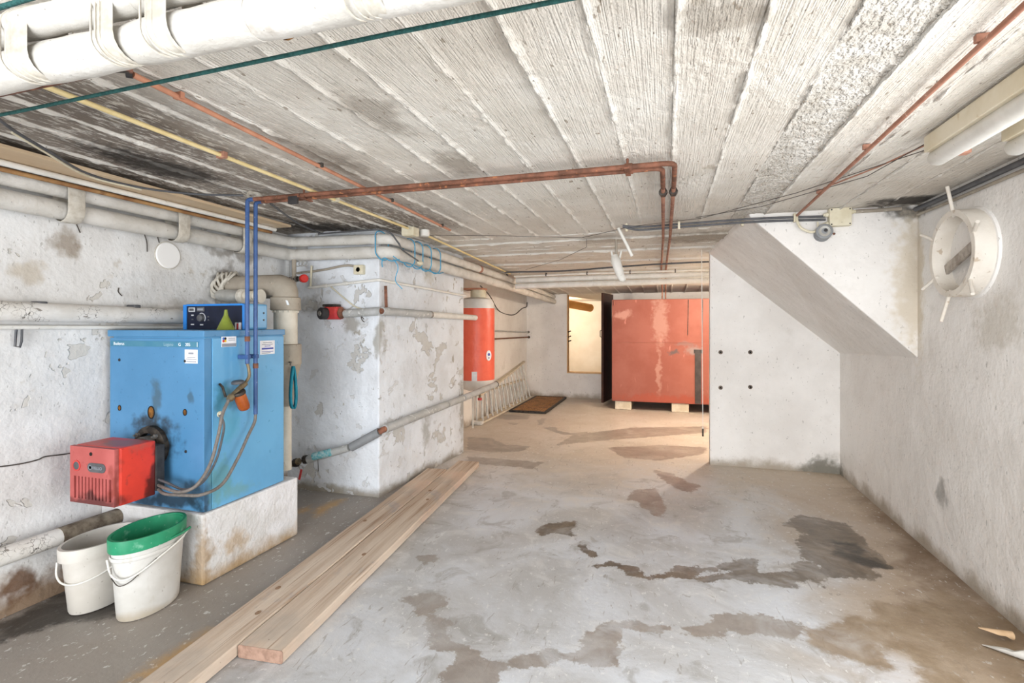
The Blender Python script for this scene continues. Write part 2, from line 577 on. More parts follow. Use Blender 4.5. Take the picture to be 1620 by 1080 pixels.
def floor_material():
    m = bpy.data.materials.new('worn cement floor')
    m.use_nodes = True
    t = NT(m); b = t.n['Principled BSDF']
    P = t.new('ShaderNodeNewGeometry').outputs['Position']
    sep = t.new('ShaderNodeSeparateXYZ'); t.set(sep.inputs[0], P)
    at = lambda k: t.new('ShaderNodeAttribute', attribute_name=k).outputs['Fac']
    n1 = t.noise(P, 1.1, 6, 0.62, 0.6).outputs[0]
    n2 = t.noise(P, 4.0, 6, 0.65, 1.0).outputs[0]
    n3 = t.noise(P, 38, 5, 0.65).outputs[0]
    edge = t.math('ADD', t.math('MULTIPLY', t.math('SUBTRACT', t.noise(P, 13, 6, 0.75).outputs[0], 0.5), 0.17), t.math('MULTIPLY', t.math('SUBTRACT', t.noise(P, 5, 3).outputs[0], 0.5), 0.05))
    c = t.mix(t.ramp(n1, 0.36, 0.62), lin('c9ccd1'), lin('b0afae'))
    c = t.mix(t.ramp(n2, 0.52, 0.66, 0, 0.55), c, lin('cfcfce'))
    c = t.mix(t.ramp(n2, 0.46, 0.32, 0, 0.55), c, lin('8e8a84'))
    # dried mud along the right wall and left of the planks; tan beyond the chimney block
    rx = t.math('ADD', sep.outputs[0], t.math('MULTIPLY', t.math('SUBTRACT', n1, 0.5), 1.6))
    c = t.mix(t.ramp(rx, 0.35, 1.35, 0, 0.85), c, lin('b09c86'))
    c = t.mix(t.ramp(rx, 1.28, 1.66, 0, 0.85), c, lin('715a43'))
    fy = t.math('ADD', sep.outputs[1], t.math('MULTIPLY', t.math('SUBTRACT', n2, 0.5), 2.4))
    c = t.mix(t.ramp(fy, 3.6, 6.0, 0, 0.65), c, lin('c6b6a1'))  # far floor tan: dirt plus warm lamp light put into the colour
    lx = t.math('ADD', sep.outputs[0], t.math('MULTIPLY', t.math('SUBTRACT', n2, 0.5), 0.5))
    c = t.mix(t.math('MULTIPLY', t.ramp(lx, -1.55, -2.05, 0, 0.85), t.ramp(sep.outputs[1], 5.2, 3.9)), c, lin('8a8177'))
    # pale scuffs and grit
    c = t.mix(t.ramp(t.noise(t.vmath('MULTIPLY', P, (1, 0.6, 1)), 30, 3, 0.7).outputs[0], 0.615, 0.66, 0, 0.6), c, lin('d6d6d4'))
    c = t.mix(t.ramp(t.noise(P, 55, 2, 0.6).outputs[0], 0.71, 0.73, 0, 0.6), c, lin('dddbd6'))
    c = t.mix(t.ramp(t.noise(t.vmath('MULTIPLY', P, (1, 0.25, 1)), 20, 3, 0.7, 1.5).outputs[0], 0.63, 0.68, 0, 0.5), c, lin('857d74'))
    c = t.mix(t.ramp(t.noise(P, 70, 4, 0.6).outputs[0], 0.70, 0.74, 0, 0.6), c, lin('6f675d'))

    worn = t.ramp(t.noise(P, 3.1, 4, 0.65, 0.8).outputs[0], 0.34, 0.56, 0.55, 1.0)

    def stain(key, col, amt, sharp, cc):
        s = t.math('ADD', at(key), edge)
        f = t.math('MULTIPLY', t.ramp(s, -sharp, sharp, 0, amt), worn)
        return f, t.mix(f, cc, col)
    mott = t.ramp(t.noise(P, 9, 5, 0.65).outputs[0], 0.3, 0.7)
    f1, c = stain('brown', t.mix(mott, lin('7f6a50'), lin('96836b')), 0.85, 0.03, c)
    f2, c = stain('damp', t.mix(mott, lin('7f7368'), lin('92887e')), 0.8, 0.008, c)
    f3, c = stain('wet', t.mix(mott, lin('4f4335'), lin('6e5f4d')), 0.9, 0.008, c)
    f4, c = stain('black', lin('2a2622'), 0.85, 0.03, c)
    f5, c = stain('ochre', lin('c99a50'), 0.6, 0.05, c)
    t.set(b.inputs['Base Color'], c)
    wet = t.math('MAXIMUM', f3, t.math('MAXIMUM', f2, f1))
    t.set(b.inputs['Roughness'], t.ramp(wet, 0, 1, 0.5, 0.33))
    b.inputs['Specular IOR Level'].default_value = 0.4
    h = t.math('ADD', t.math('MULTIPLY', n3, 0.0015), t.math('MULTIPLY', n2, 0.004))
    h = t.math('ADD', h, t.math('MULTIPLY', t.noise(P, 150, 3).outputs[0], 0.0006))
    bn = t.new('ShaderNodeBump'); bn.inputs['Distance'].default_value = 1.0
    t.set(bn.inputs['Height'], h); t.set(b.inputs['Normal'], bn.outputs[0])
    return m


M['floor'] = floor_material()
ys = np.concatenate([np.arange(-2.6, 1.0, 0.2), np.arange(1.0, 10.2, 0.025)])
xs = np.arange(-3.4, 1.85, 0.025)
FX, FY = np.meshgrid(xs, ys)
OCHRE = [px_poly([(230, 940), (330, 890), (410, 880), (370, 915), (300, 950), (220, 990)], *B6), px_poly([(130, 945), (200, 920), (190, 950), (130, 970)], *B6),
         px_poly([(200, 1075), (330, 990), (350, 1000), (250, 1080)])]
fz = (fbm(FX * 1.3, FY * 1.3, 3) - 0.5) * 0.004
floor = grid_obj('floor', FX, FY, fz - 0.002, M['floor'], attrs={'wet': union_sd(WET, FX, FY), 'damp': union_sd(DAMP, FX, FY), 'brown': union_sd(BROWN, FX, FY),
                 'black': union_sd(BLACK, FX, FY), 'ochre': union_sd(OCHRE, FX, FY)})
tag(floor, 'worn grey cement floor with brown damp stains', 'floor', kind='structure')

# ---- ceiling: every shuttering board's print is a strip of its own
slab = G().box((-3.6, -2.7, 2.285), (1.9, 4.5, 2.40))
slab.prism([(-3.6, 4.5, zc(4.5) + .045), (-3.6, 12.9, zc(9.95) + .045 - 0.1), (-3.6, 12.9, 2.40), (-3.6, 4.5, 2.40)], (5.5, 0, 0))
ceiling = slab.obj('ceiling', M['ceiling'])
tag(ceiling, 'white board-marked concrete ceiling, sooty brown above the boiler', 'ceiling', kind='structure')


def strip(u0, u1, v0, v1, seed, along, fine=0.011, rough=0.0, m=None, offs=0.0, v_fine=None):
    """one board print: u across, v along; along = 'y' or 'x'"""
    w = u1 - u0
    e = np.array([0, 0, 0.006, 0.012, 0.02, 0.032])
    inner = np.linspace(0.045, w - 0.045, max(4, int(w / (fine * 1.1))))
    u = np.concatenate([e, inner, w - e[::-1]])
    if v_fine is not None and v_fine > v0:
        v = np.concatenate([np.arange(v0, v_fine, 0.15), np.arange(v_fine, v1, fine), [v1]])
    else:
        v = np.concatenate([np.arange(v0, v1, fine), [v1]])
    Ug, Vg = np.meshgrid(u, v)
    k = seed * 7.31
    r1 = 0.003 + 0.021 * np.clip(fbm(Vg * 9 + k, Vg * 0 + k, 4) - 0.30, 0, 1) * 1.6
    r2 = 0.0015 + 0.012 * np.clip(fbm(Vg * 11 + k + 50, Vg * 0 + k, 4) - 0.35, 0, 1) * 1.5
    jag = 0.012 * (fbm(Vg * 30 + k, Vg * 0 + 3, 2) - 0.5)
    h = offs + r1 * np.exp(-((Ug - 0.004 - jag) / 0.010) ** 2) + r2 * np.exp(-((w - Ug + jag) / 0.007) ** 2)
    h += 0.0016 * (fbm(Ug * 170 + k, Vg * 3.0, 2) - 0.5)
    h += 0.004 * (fbm(Ug * 5 + k, Vg * 1.3 + k, 3) - 0.5)
    cl = np.clip((fbm(Ug * 3 + k, Vg * 2.2 + k * 2, 3) - 0.60) * 6, 0, 1)
    h += (cl + rough) * 0.013 * (fbm(Ug * 55 + k, Vg * 45, 3) - 0.42)
    ridge = np.clip((r1 * np.exp(-((Ug - 0.004 - jag) / 0.012) ** 2) + r2 * np.exp(-((w - Ug + jag) / 0.009) ** 2)) * 160, 0, 1)
    Z = -h
    Z[:, 0] = Z[:, -1] = 0.05
    if along == 'y':
        X, Y = Ug + u0, Vg
    else:
        X, Y = Vg, Ug + u0
    base = np.where(Y < 4.5, HC, HC + SLOPE * (Y - 4.5))
    return grid_obj('ceiling_board', X, Y, base + Z + 0.006, m or M['ceiling'], ceiling, attrs={'ridge': ridge})


bx = [-3.24, -2.86, -2.64, -2.42, -2.20, -2.0, -1.78, -1.56, -1.34, -1.12, -0.91, -0.67, -0.42, -0.20, 0.02, 0.24, 0.46, 0.67, 0.90, 1.13, 1.38, 1.62]
for i in range(len(bx) - 1):
    rr = i == 16
    o = strip(bx[i], bx[i + 1], -2.6, 4.5, i + 1, 'y', rough=0.9 if rr else 0.0, m=M['ceiling_rough'] if rr else None, offs=[0.004, 0.0, 0.007, 0.002, 0.005][i % 5], v_fine=0.75)
ty = [4.5, 4.72, 4.93, 5.12, 5.34, 5.55, 5.78, 6.0, 6.22, 6.45, 6.68, 6.9]
for i in range(len(ty) - 1):
    strip(ty[i], ty[i + 1], -2.72, 1.62, 40 + i, 'x', fine=0.025, offs=[0.0, 0.012, 0.004][i % 3])
fx_ = np.arange(-2.75, 1.7, 0.235)
for i in range(len(fx_) - 1):
    strip(fx_[i], fx_[i + 1], 6.9, 9.97, 60 + i, 'y', fine=0.03, offs=[0.0, 0.006, 0.003][i % 3])

# ---- walls
w = G().box((XL - 0.25, -2.6, -0.1), (XL, YC0 + 0.1, 2.3))
wall_left = w.obj('wall_left', M['wall_left'])
tag(wall_left, 'white stained left wall behind the blue boiler', 'wall', kind='structure')
ft = G()
n = 60
yy = np.linspace(-2.6, 2.9, n)
prof = [(XL - 0.02, 0.27), (-3.16, 0.268), (-3.135, 0.24), (-3.13, 0.0)]
ft.add([(x + 0.012 * (fbm(np.array(y * 3), np.array(z * 8 + j)) - 0.5), y, z + (0.02 * (fbm(np.array(y * 2), np.array(3.0)) - 0.5) if j < 2 else 0)) for y in yy for j, (x, z) in enumerate(prof)],
       [(i * 4 + j, i * 4 + j + 1, (i + 1) * 4 + j + 1, (i + 1) * 4 + j) for i in range(n - 1) for j in range(3)])
trim = ft.obj('trim_1', M['wall_left'], smooth=50)
tag(trim, 'low damp-stained wall footing behind the buckets', 'wall footing', kind='structure')

c = G().prism([(XL - 0.1, YC0, -0.05), (XC0, YC0, -0.05), (XC1, YC1, -0.05), (XL - 0.1, YC1, -0.05)], (0, 0, 2.32))
wall_block = c.obj('wall_chimney', M['column'], bevel=0.012)
tag(wall_block, 'white chimney block with flaking limewash beside the boiler', 'wall', kind='structure')

w = G().box((XFL - 0.25, YC1 - 0.05, -0.1), (XFL, YF + 0.15, 2.3))
tag(w.obj('wall_far_left', M['wall_white']), 'white side wall behind the ladder and water heater', 'wall', kind='structure')
hx0, hx1, hz0 = -1.88, -1.02, 0.50
w = G().box((XFL, YF, -0.1), (hx0, YF + 0.15, 2.3)).box((hx0, YF, -0.1), (hx1, YF + 0.15, hz0)).box((hx1, YF, -0.1), (XR + 0.1, YF + 0.15, 2.3))
tag(w.obj('wall_far', M['wall_white']), 'white far wall with a tall bright hatch opening', 'wall', kind='structure')
M['reveal'] = mat('warm pine lining', 'dcb98f', 'cda67a', 8, rough=0.7, stretch=(1, 1, 0.1))
fr = G().box((hx0, YF - 0.012, hz0 - 0.02), (hx0 + 0.014, YF + 0.16, 2.02)).box((hx0 + 0.014, YF - 0.012, hz0 - 0.02), (hx1, YF + 0.16, hz0 + 0.006))
tag(fr.obj('trim_2', M['reveal'], bevel=0.003), 'thin wooden lining around the bright hatch in the far wall', 'hatch lining', kind='structure')
# the room behind the hatch
w = G().box((-3.6, 12.4, -0.1), (0.6, 12.55, 2.3)).box((-3.7, YF + 0.15, -0.1), (-3.6, 12.4, 2.3)).box((0.5, YF + 0.15, -0.1), (0.6, 12.4, 2.3))
tag(w.obj('wall_back_room', mat('cream wall', 'e6dfd3', 'ddd4c5', 2, rough=0.8, bump=[(5, .01, U1)])), 'cream wall of the lit room seen through the hatch', 'wall', kind='structure')
w = G().box((-3.6, YF + 0.15, -0.12), (0.5, 12.4, -0.01))
tag(w.obj('floor_back_room', M['wall_white']), 'floor of the lit room behind the hatch', 'floor', kind='structure')
# right wall: its daylight opening lies outside the picture, nearer than the ring
oy0, oy1, oz0, oz1 = 0.1, 2.5, 0.35, 2.12
w = G().box((XR, oy1, -0.1), (XR + 0.25, YF + 0.2, 2.3)).box((XR, -2.6, -0.1), (XR + 0.25, oy0, 2.3)).box((XR, oy0, -0.1), (XR + 0.25, oy1, oz0)).box((XR, oy0, oz1), (XR + 0.25, oy1, 2.3))
tag(w.obj('wall_right', M['wall_white']), 'white plastered right wall carrying the round flange ring', 'wall', kind='structure')
w = G().box((XL, -2.65, -0.1), (-2.5, YB, 2.3)).box((1.3, -2.65, -0.1), (XR, YB, 2.3)).box((-2.5, -2.65, 2.18), (1.3, YB, 2.3))
tag(w.obj('wall_rear', M['wall_white']), 'rear wall around the open garage door', 'wall', kind='structure')

# ---- under the staircase
YS0, YS1 = 4.05, 5.65
w = G().box((0.425, YS1, -0.05), (XR + 0.05, YS1 + 0.12, 2.22))
wall_stair = w.obj('wall_stair', M['wall_white'], bevel=0.01)
tag(wall_stair, 'white wall closing the space below the stair slope', 'wall', kind='structure')
sl = [(0.56, 2.30), (0.575, 2.225), (1.63, 1.195), (1.68, 1.195), (1.68, 2.30)]
sb = [(0.40, 2.26), (0.418, 2.172), (1.60, 1.165), (1.68, 1.165), (1.68, 2.30)]
st = G().add([(x, YS0, z) for x, z in sl] + [(x, YS1 + 0.02, z) for x, z in sb], [(4, 3, 2, 1, 0), (5, 6, 7, 8, 9)] + [(i, (i + 1) % 5, 5 + (i + 1) % 5, 5 + i) for i in range(5)])
stairs = st.obj('wall_stair_slope', M['wall_white'], bevel=0.012)
tag(stairs, 'sloping white underside of the staircase beside the right wall', 'stair underside', kind='structure')
M['hole'] = mat('dark hole', '1c1a18', rough=0.9)
M['anchor'] = mat('rusty anchor', '7d6a58', '4a3c30', 60, rough=0.7)
for (x, y) in ((1140, 557), (1187, 557), (1140, 613), (1187, 612)):
    p = ony(x, y, YS1)
    a = G().lathe([(0.021, 0), (0.021, 0.004), (0.012, 0.004), (0.012, -0.0)], (p[0], YS1 + 0.001, p[2]), (0, -1, 0), 14).obj('wall_anchor', M['anchor'], wall_stair, smooth=40)
    G().lathe([(0.011, 0.0), (0.011, 0.0045)], (p[0], YS1, p[2]), (0, -1, 0), 10).obj('anchor_hole', M['hole'], a)
# steel door leaf swung open beside the oil tank
M['brown_steel'] = mat('dark brown door paint', '4a2b1e', '331c14', 6, rough=0.5, spots=[('6d4a35', 18, 0.64, 0.7, (1, 1, 0.2), 0.7)], bump=[(40, 0.0006, U1)])
d0, d1 = np.array([-1.107, 9.25, 0]), np.array([-1.0, 9.93, 0])
dd = unit(d1 - d0); dn = np.array([dd[1], -dd[0], 0])
door = thing('door_1', 'dark brown steel door leaf standing open beside the red tank', 'door', (d0[0], d0[1], 0.03))
door['kind'] = 'structure'
L = np.linalg.norm(d1 - d0)
lf = G().obox((d0 + d1) / 2 + np.array([0, 0, 1.02]), dd, dn, (0, 0, 1), L / 2, 0.02, 0.985).obj('door_leaf', M['brown_steel'], door, bevel=0.004)
G().tube(fillet([d0 + dd * 0.07 - dn * 0.02 + np.array([0, 0, 1.33]), d0 + dd * 0.07 - dn * 0.06 + np.array([0, 0, 1.33]), d0 + dd * 0.07 - dn * 0.06 + np.array([0, 0, 1.21]), d0 + dd * 0.07 - dn * 0.02 + np.array([0, 0, 1.21])], 0.02, 4), 0.006, 8).obj('door_handle', M['hole'], door, smooth=60)
for z in (0.3, 1.0, 1.75):
    G().lathe([(0.014, 0), (0.014, 0.10)], d1 + dd * 0.0 - dn * 0.025 + np.array([0, 0, z]), (0, 0, 1), 10).obj('hinge', M['brown_steel'], door, smooth=50)

# ================================================================== materials for the things
M['insul'] = mat('white bandaged insulation', 'd2cfc9', 'c0bcb4', 5, rough=0.85, spots=[('9b9185', 9, 0.62, 0.75, U1, 0.55), ('5f574e', 60, 0.72, 0.75, U1, 0.7)],
                 bump=[(30, 0.003, U1), (8, 0.008, U1), (140, 0.0008, U1)])
M['tape'] = mat('yellowed tape', 'cbc6bb', 'b7b0a3', 30, rough=0.75, bump=[(60, 0.003, (1, 0.15, 1))])
M['cracked'] = mat('cracked white paint', 'dcdad6', 'cfcbc4', 6, rough=0.75, cracks=(30, 0.045, '4a433b'), spots=[('6d6459', 24, 0.66, 0.70, (1, 0.4, 1), 0.8)], bump=[(30, 0.003, U1)])
M['rust'] = mat('rusty brown pipe', '855845', '5c3e30', 14, rough=0.75, spots=[('b5764f', 25, 0.6, 0.68, U1, 0.8), ('3a241b', 40, 0.66, 0.72, U1, 0.7)], bump=[(120, 0.0006, U1)])
M['rust2'] = mat('reddish rust pipe', 'a47763', '82594a', 12, rough=0.75, spots=[('c79a80', 30, 0.6, 0.68, U1, 0.7)], bump=[(120, 0.0006, U1)])
M['orange'] = mat('orange conduit', 'c28a6e', 'b27b62', 9, rough=0.6, spots=[('8a6048', 40, 0.68, 0.72, U1, 0.8)])
M['yellow'] = mat('yellowed plastic conduit', 'e6d3a0', 'd9c48d', 9, rough=0.5, spots=[('a08a5c', 40, 0.7, 0.74, U1, 0.6)])
M['bluepipe'] = mat('blue painted steel pipe', '3d5a8a', '344f7d', 14, rough=0.4, spots=[('6f7f9f', 45, 0.68, 0.72, U1, 0.8), ('3a3038', 60, 0.7, 0.74, U1, 0.7)])
M['steel'] = mat('grey steel', '9a9690', '77736d', 22, rough=0.45, metal=0.6)
M['greypipe'] = mat('grey plastic pipe', 'b4b5b4', 'a3a3a0', 8, rough=0.5, spots=[('d6d6d2', 16, 0.62, 0.68, U1, 0.7), ('7d7a74', 40, 0.68, 0.72, U1, 0.6)])
M['black'] = mat('black rubber', '2b2a2b', '3a3838', 20, rough=0.55)
M['darkgrey'] = mat('dark grey plastic', '4d4e51', '5c5c5e', 20, rough=0.5)
M['white_pl'] = mat('white plastic', 'dedcd6', 'd2cfc7', 9, rough=0.5, spots=[('9a948a', 40, 0.69, 0.73, U1, 0.6)])
M['cream_pl'] = mat('cream plastic', 'd8d1bb', 'cbc2a8', 12, rough=0.5, spots=[('a3977a', 40, 0.68, 0.74, U1, 0.6)])
M['flue'] = mat('grey-beige stove pipe', 'a39a8c', '938a7d', 6, rough=0.75, spots=[('c4bcae', 12, 0.62, 0.7, U1, 0.6), ('6e665c', 30, 0.68, 0.74, U1, 0.6)], bump=[(30, 0.003, U1)])
M['flue_white'] = mat('flaking white stove pipe', 'd5cfc2', 'c5bdad', 7, rough=0.8, spots=[('968b7b', 12, 0.62, 0.66, (1, 1, 0.3), 0.8)], bump=[(20, 0.004, U1)])
M['teal'] = mat('teal strap', '1f7c8c', '17697a', 20, rough=0.7)
M['rope_green'] = mat('dark green rope', '2f5d5a', '234a48', 90, rough=0.9, bump=[(300, 0.002, U1)])
M['twine'] = mat('light blue twine', '4fa3c7', '3d8fb5', 30, rough=0.8)
M['red_pl'] = mat('red enamel', 'c8453f', 'b5373a', 12, rough=0.45, spots=[('e08070', 40, 0.66, 0.72, U1, 0.6)])
M['wire'] = mat('thin dark wire', '57504a', '3d3833', 30, rough=0.7)
M['copper'] = mat('painted copper pipe', 'a87a66', '956653', 10, rough=0.6, spots=[('d5b3a0', 50, 0.66, 0.7, U1, 0.6)])
M['brass'] = mat('dull brass', '8c7d63', '6c5f4a', 30, rough=0.5, metal=0.5)
M['print'] = mat('grey print', '8a8f98', rough=0.6)
M['print_blue'] = mat('blue print', '4553a5', rough=0.6)
M['paper'] = mat('white sticker', 'e6e6ea', 'd9dade', 20, rough=0.5)

# ================================================================== concrete plinth and boiler
PX1, PY0, PY1, PZ = -2.445, 2.205, 2.95, 0.395
M['plinth'] = mat('painted concrete plinth', 'dadadc', 'cac9c7', 3.5, rough=0.85, coord='world', spots=DIRT[1:] + [('8f877a', 60, 0.70, 0.73, (1, 1, 0.5), 0.6)],
                  extra=low_damp(0.0, '9c8057', 0.9, 0.13), bump=[(9, 0.012, U1), (50, 0.004, U1)],
                  blobs=[((-2.44, 2.42, 0.17), (0.1, 0.14, 0.08), 'a98f6c', 0.7), ((-2.47, 2.2, 0.12), (0.07, 0.1, 0.3), '9b7f58', 0.75)])
pl = G()
pl.prism([(XL, PY0, 0), (PX1 - 0.008, PY0 + 0.008, 0), (PX1 + 0.012, PY1, 0), (XL, PY1, 0)], (0, 0, PZ))
plinth = pl.obj('boiler_plinth', M['plinth'], bevel=0.012, loc=(-2.8, 2.6, 0))
tag(plinth, 'white painted concrete plinth with brown stains below the boiler', 'plinth')

BX0, BX1, BY0, BY1, BZ0, BZ1 = -3.175, -2.46, 2.225, 2.845, PZ + 0.003, 1.413
SB = 'c'
boiler_marks = [((-2.81, BY0, 1.0), (0.05, 0.08, 0.19), '3f5560', 0.75), ((-2.83, BY0, 0.80), (0.24, 0.08, 0.17), '20262b', 0.95), ((-2.57, BY0, 1.02), (0.03, 0.08, 0.06), '35505f', 0.7),
               ((-2.75, BY0, 0.43), (0.5, 0.1, 0.07), '10181c', 0.85), ((-2.52, BY0, 0.50), (0.14, 0.1, 0.10), '1b2a33', 0.7),
               ((BX1, 2.34, 1.02), (0.08, 0.10, 0.10), '3f7f94', 0.8), ((BX1, 2.33, 0.55), (0.08, 0.12, 0.16), '5f97a0', 0.8), ((BX1, 2.40, 0.85), (0.08, 0.12, 0.14), '57a3bd', 0.6),
               ((BX1, 2.45, 0.47), (0.06, 0.2, 0.06), '6a9aa0', 0.7)]  # soot smears above the holes; further dark patches by burner, base and side
M['boiler'] = mat('blue boiler enamel', '5389b3', '487ea7', 2.4, rough=0.35, coord='world', blobs=boiler_marks, spots=[('3b6f96', 30, 0.68, 0.72, U1, 0.6), ('2e4f68', 70, 0.73, 0.75, U1, 0.7)], spec=0.45)
M['boiler_lit'] = mat('light blue boiler enamel', '66a6cf', '5e9cc6', 2.4, rough=0.35, coord='world', blobs=boiler_marks, spots=[('3b7fa6', 30, 0.70, 0.73, U1, 0.5)], spec=0.45)  # same enamel as the front, paler: light on the sides put into the colour
M['boiler_strip'] = mat('petrol name strip', '3f7893', '4a8096', 14, rough=0.4)
boiler = thing('boiler', 'blue oil boiler with red burner on the white plinth', 'boiler', (-2.82, 2.53, BZ0))
G().box((BX0 + .012, BY0 + .012, BZ0), (BX1 - .006, BY1, 1.375)).obj('body', M['boiler_lit'], boiler, bevel=0.004)
G().box((BX0, BY0, BZ0 + 0.004), (BX1, BY0 + 0.05, 1.368)).obj('front_panel', M['boiler'], boiler, bevel=0.004)
G().box((BX1 - .012, BY0 + 0.056, BZ0 + 0.002), (BX1 + 0.001, BY1 - 0.002, 1.368)).obj('side_panel', M['boiler_lit'], boiler, bevel=0.003)
G().box((BX0 - 0.012, BY0 - 0.006, 1.375), (BX1 + 0.006, BY1 + 0.006, 1.413)).obj('lid', M['boiler'], boiler, bevel=0.005)
strip_o = G().box((BX0 + 0.012, BY0 - 0.003, 1.318), (BX1 - 0.035, BY0 + 0.002, 1.350)).obj('name_strip', M['boiler_strip'], boiler, bevel=0.001)
M['letter'] = mat('white lettering', 'e9edf0', rough=0.5)
M['letter_dim'] = mat('worn grey lettering', '8fb0bf', rough=0.5)
yl = BY0 - 0.0035
text_mesh('lettering', 'Buderus', 0.026, (BX0 + 0.035, yl, 1.325), (1, 0, 0), (0, 0, 1), M['letter'], strip_o)
text_mesh('lettering', 'Logano', 0.025, (BX0 + 0.425, yl, 1.325), (1, 0, 0), (0, 0, 1), M['letter_dim'], strip_o)
text_mesh('lettering', 'G', 0.025, (BX0 + 0.535, yl, 1.325), (1, 0, 0), (0, 0, 1), M['letter'], strip_o)
text_mesh('lettering', '205', 0.025, (BX0 + 0.585, yl, 1.325), (1, 0, 0), (0, 0, 1), M['letter'], strip_o)
G().box((BX1 - 0.045, yl - 0.0005, 1.321), (BX1 - 0.042, yl + 0.001, 1.347)).obj('strip_mark', M['letter'], strip_o)


def sticker(parent, o, xd, wd, ht, lines, label=None):
    """paper label with rows of small print; o: lower left corner, xd: reading direction"""
    xd = unit(xd); n = np.cross(xd, (0, 0, 1))
    o = np.array(o, float)
    s = G().obox(o + xd * wd / 2 + np.array([0, 0, ht / 2]) + n * 0.001, xd, n, (0, 0, 1), wd / 2, 0.0012, ht / 2).obj('sticker', M['paper'], parent, label=label)
    for (x0, x1, z, h, mm) in lines:
        G().obox(o + xd * wd * (x0 + x1) / 2 + np.array([0, 0, ht * z]) + n * 0.0024, xd, n, (0, 0, 1), wd * (x1 - x0) / 2, 0.0004, ht * h / 2).obj('print_line', M[mm], s)
    return s


sticker(boiler, (BX1 - 0.135, BY0, 1.228), (1, 0, 0), 0.092, 0.078, [(0.3, 0.7, 0.72, 0.13, 'print'), (0.2, 0.85, 0.42, 0.05, 'print'), (0.1, 0.92, 0.3, 0.05, 'print'), (0.12, 0.9, 0.13, 0.06, 'print')])
q = onx(350, 549, BX1)
s2 = sticker(boiler, (BX1 + 0.001, q[1], q[2]), (0, 1, 0), 0.105, 0.070, [(0.02, 0.98, 0.15, 0.26, 'print'), (0.45, 0.9, 0.7, 0.05, 'print'), (0.45, 0.9, 0.55, 0.05, 'print')])
for i, cc in enumerate(('d23c36', 'e8c53a', '3f6fc0', '222222')):
    M['dot%d' % i] = mat('sticker dot %d' % i, cc, rough=0.5)
    G().lathe([(0.008, 0), (0.008, 0.0025)], (BX1 + 0.001, q[1] + 0.013 + 0.013 * (i % 2), q[2] + 0.035 + 0.014 * (i // 2)), (1, 0, 0), 10).obj('logo_dot', M['dot%d' % i], s2)
q = onx(411, 561, BX1)
sticker(boiler, (BX1 + 0.001, q[1], q[2]), (0, 1, 0), 0.125, 0.088, [(0.1, 0.9, 0.42, 0.12, 'print_blue'), (0.2, 0.8, 0.85, 0.05, 'print'), (0.12, 0.85, 0.72, 0.05, 'print'), (0.3, 0.7, 0.6, 0.05, 'print_blue'), (0.1, 0.9, 0.2, 0.04, 'print_blue'), (0.1, 0.7, 0.1, 0.04, 'print')])
M['screw'] = mat('dark screw', '3a3b3c', rough=0.4, metal=0.5)
M['insul_hole'] = mat('brown glass wool', '8a5f2c', '5f3f1d', 30, rough=0.9)
for (x, y) in ((189, 569), (293, 571), (294, 714)):
    p = ony(x, y, BY0)
    G().lathe([(0.009, 0), (0.008, 0.003), (0.003, 0.004)], (p[0], BY0, p[2]), (0, -1, 0), 12).obj('screw', M['screw'], boiler, smooth=40)
for (x, y, rx, rz) in ((189.5, 645, 0.012, 0.017), (239.5, 652, 0.026, 0.038), (293, 652, 0.014, 0.019)):
    p = ony(x, y, BY0)
    h = G().lathe([(1.0, 0.0), (1.0, 0.0045), (0.82, 0.0045), (0.82, 0.0)], (p[0], BY0 + 0.001, p[2]), (0, -1, 0), 20, sx=rx, sy=rz).obj('inspection_hole', M['hole'], boiler)
    G().lathe([(1.0, 0.0), (1.0, 0.0022)], (p[0], BY0 + 0.001, p[2]), (0, -1, 0), 20, sx=rx * 0.84, sy=rz * 0.84).obj('hole_filling', M['insul_hole'], h)
# burner flange and burner
fc = ony(243, 705, BY0)
fcx, fcz = fc[0], fc[2]
M['castiron'] = mat('sooty cast iron', '4b443d', '2b2724', 25, rough=0.55, metal=0.4)
fl = G().lathe([(0.118, 0.0), (0.118, 0.028), (0.105, 0.038), (0.08, 0.038), (0.08, 0.0)], (fcx, BY0 + 0.001, fcz), (0, -1, 0), 32).obj('burner_flange', M['castiron'], boiler, smooth=40)
G().lathe([(0.065, 0.0), (0.065, 0.07)], (fcx, BY0, fcz), (0, -1, 0), 24).obj('burner_neck', M['steel'], fl, smooth=40)
for k in range(4):
    a = R(45 + 90 * k)
    G().lathe([(0.013, 0), (0.013, 0.014), (0.006, 0.014), (0.006, 0.03)], (fcx + 0.095 * math.cos(a), BY0 - 0.036, fcz + 0.095 * math.sin(a)), (0, -1, 0), 6).obj('flange_bolt', M['steel'], fl)
RX0, RX1, RY0, RY1, RZ0, RZ1 = -3.005, -2.68, 1.905, 2.12, 0.514, 0.812
rs = [((-2.85, RY0, 0.52), (0.4, 0.12, 0.07), '3a2020', 0.8), ((RX1, 1.93, 0.62), (0.08, 0.03, 0.2), '7a2f22', 0.7), ((RX1, 2.12, 0.6), (0.1, 0.05, 0.25), '2a1512', 0.85), ((-2.83, 2.03, RZ1), (0.2, 0.1, 0.06), '8a6255', 0.75)]
M['burner'] = mat('red burner casing', 'd8402f', 'c8392c', 5, rough=0.4, coord='world', blobs=rs, spots=[('a83a30', 20, 0.62, 0.7, U1, 0.6), ('5a2a24', 60, 0.71, 0.74, U1, 0.6)], spec=0.4)
M['burner_front'] = mat('dusty red burner front', 'b8615d', 'aa5450', 6, rough=0.6, coord='world', blobs=rs, spots=[('9a4844', 25, 0.62, 0.7, U1, 0.5)])
M['slot'] = mat('dark red slot', '6a1414', rough=0.8)
bn = G().box((RX0 + .004, RY0 + 0.022, RZ0), (RX1, RY1, RZ1)).obj('burner', M['burner'], boiler, bevel=0.010)
bf = G()
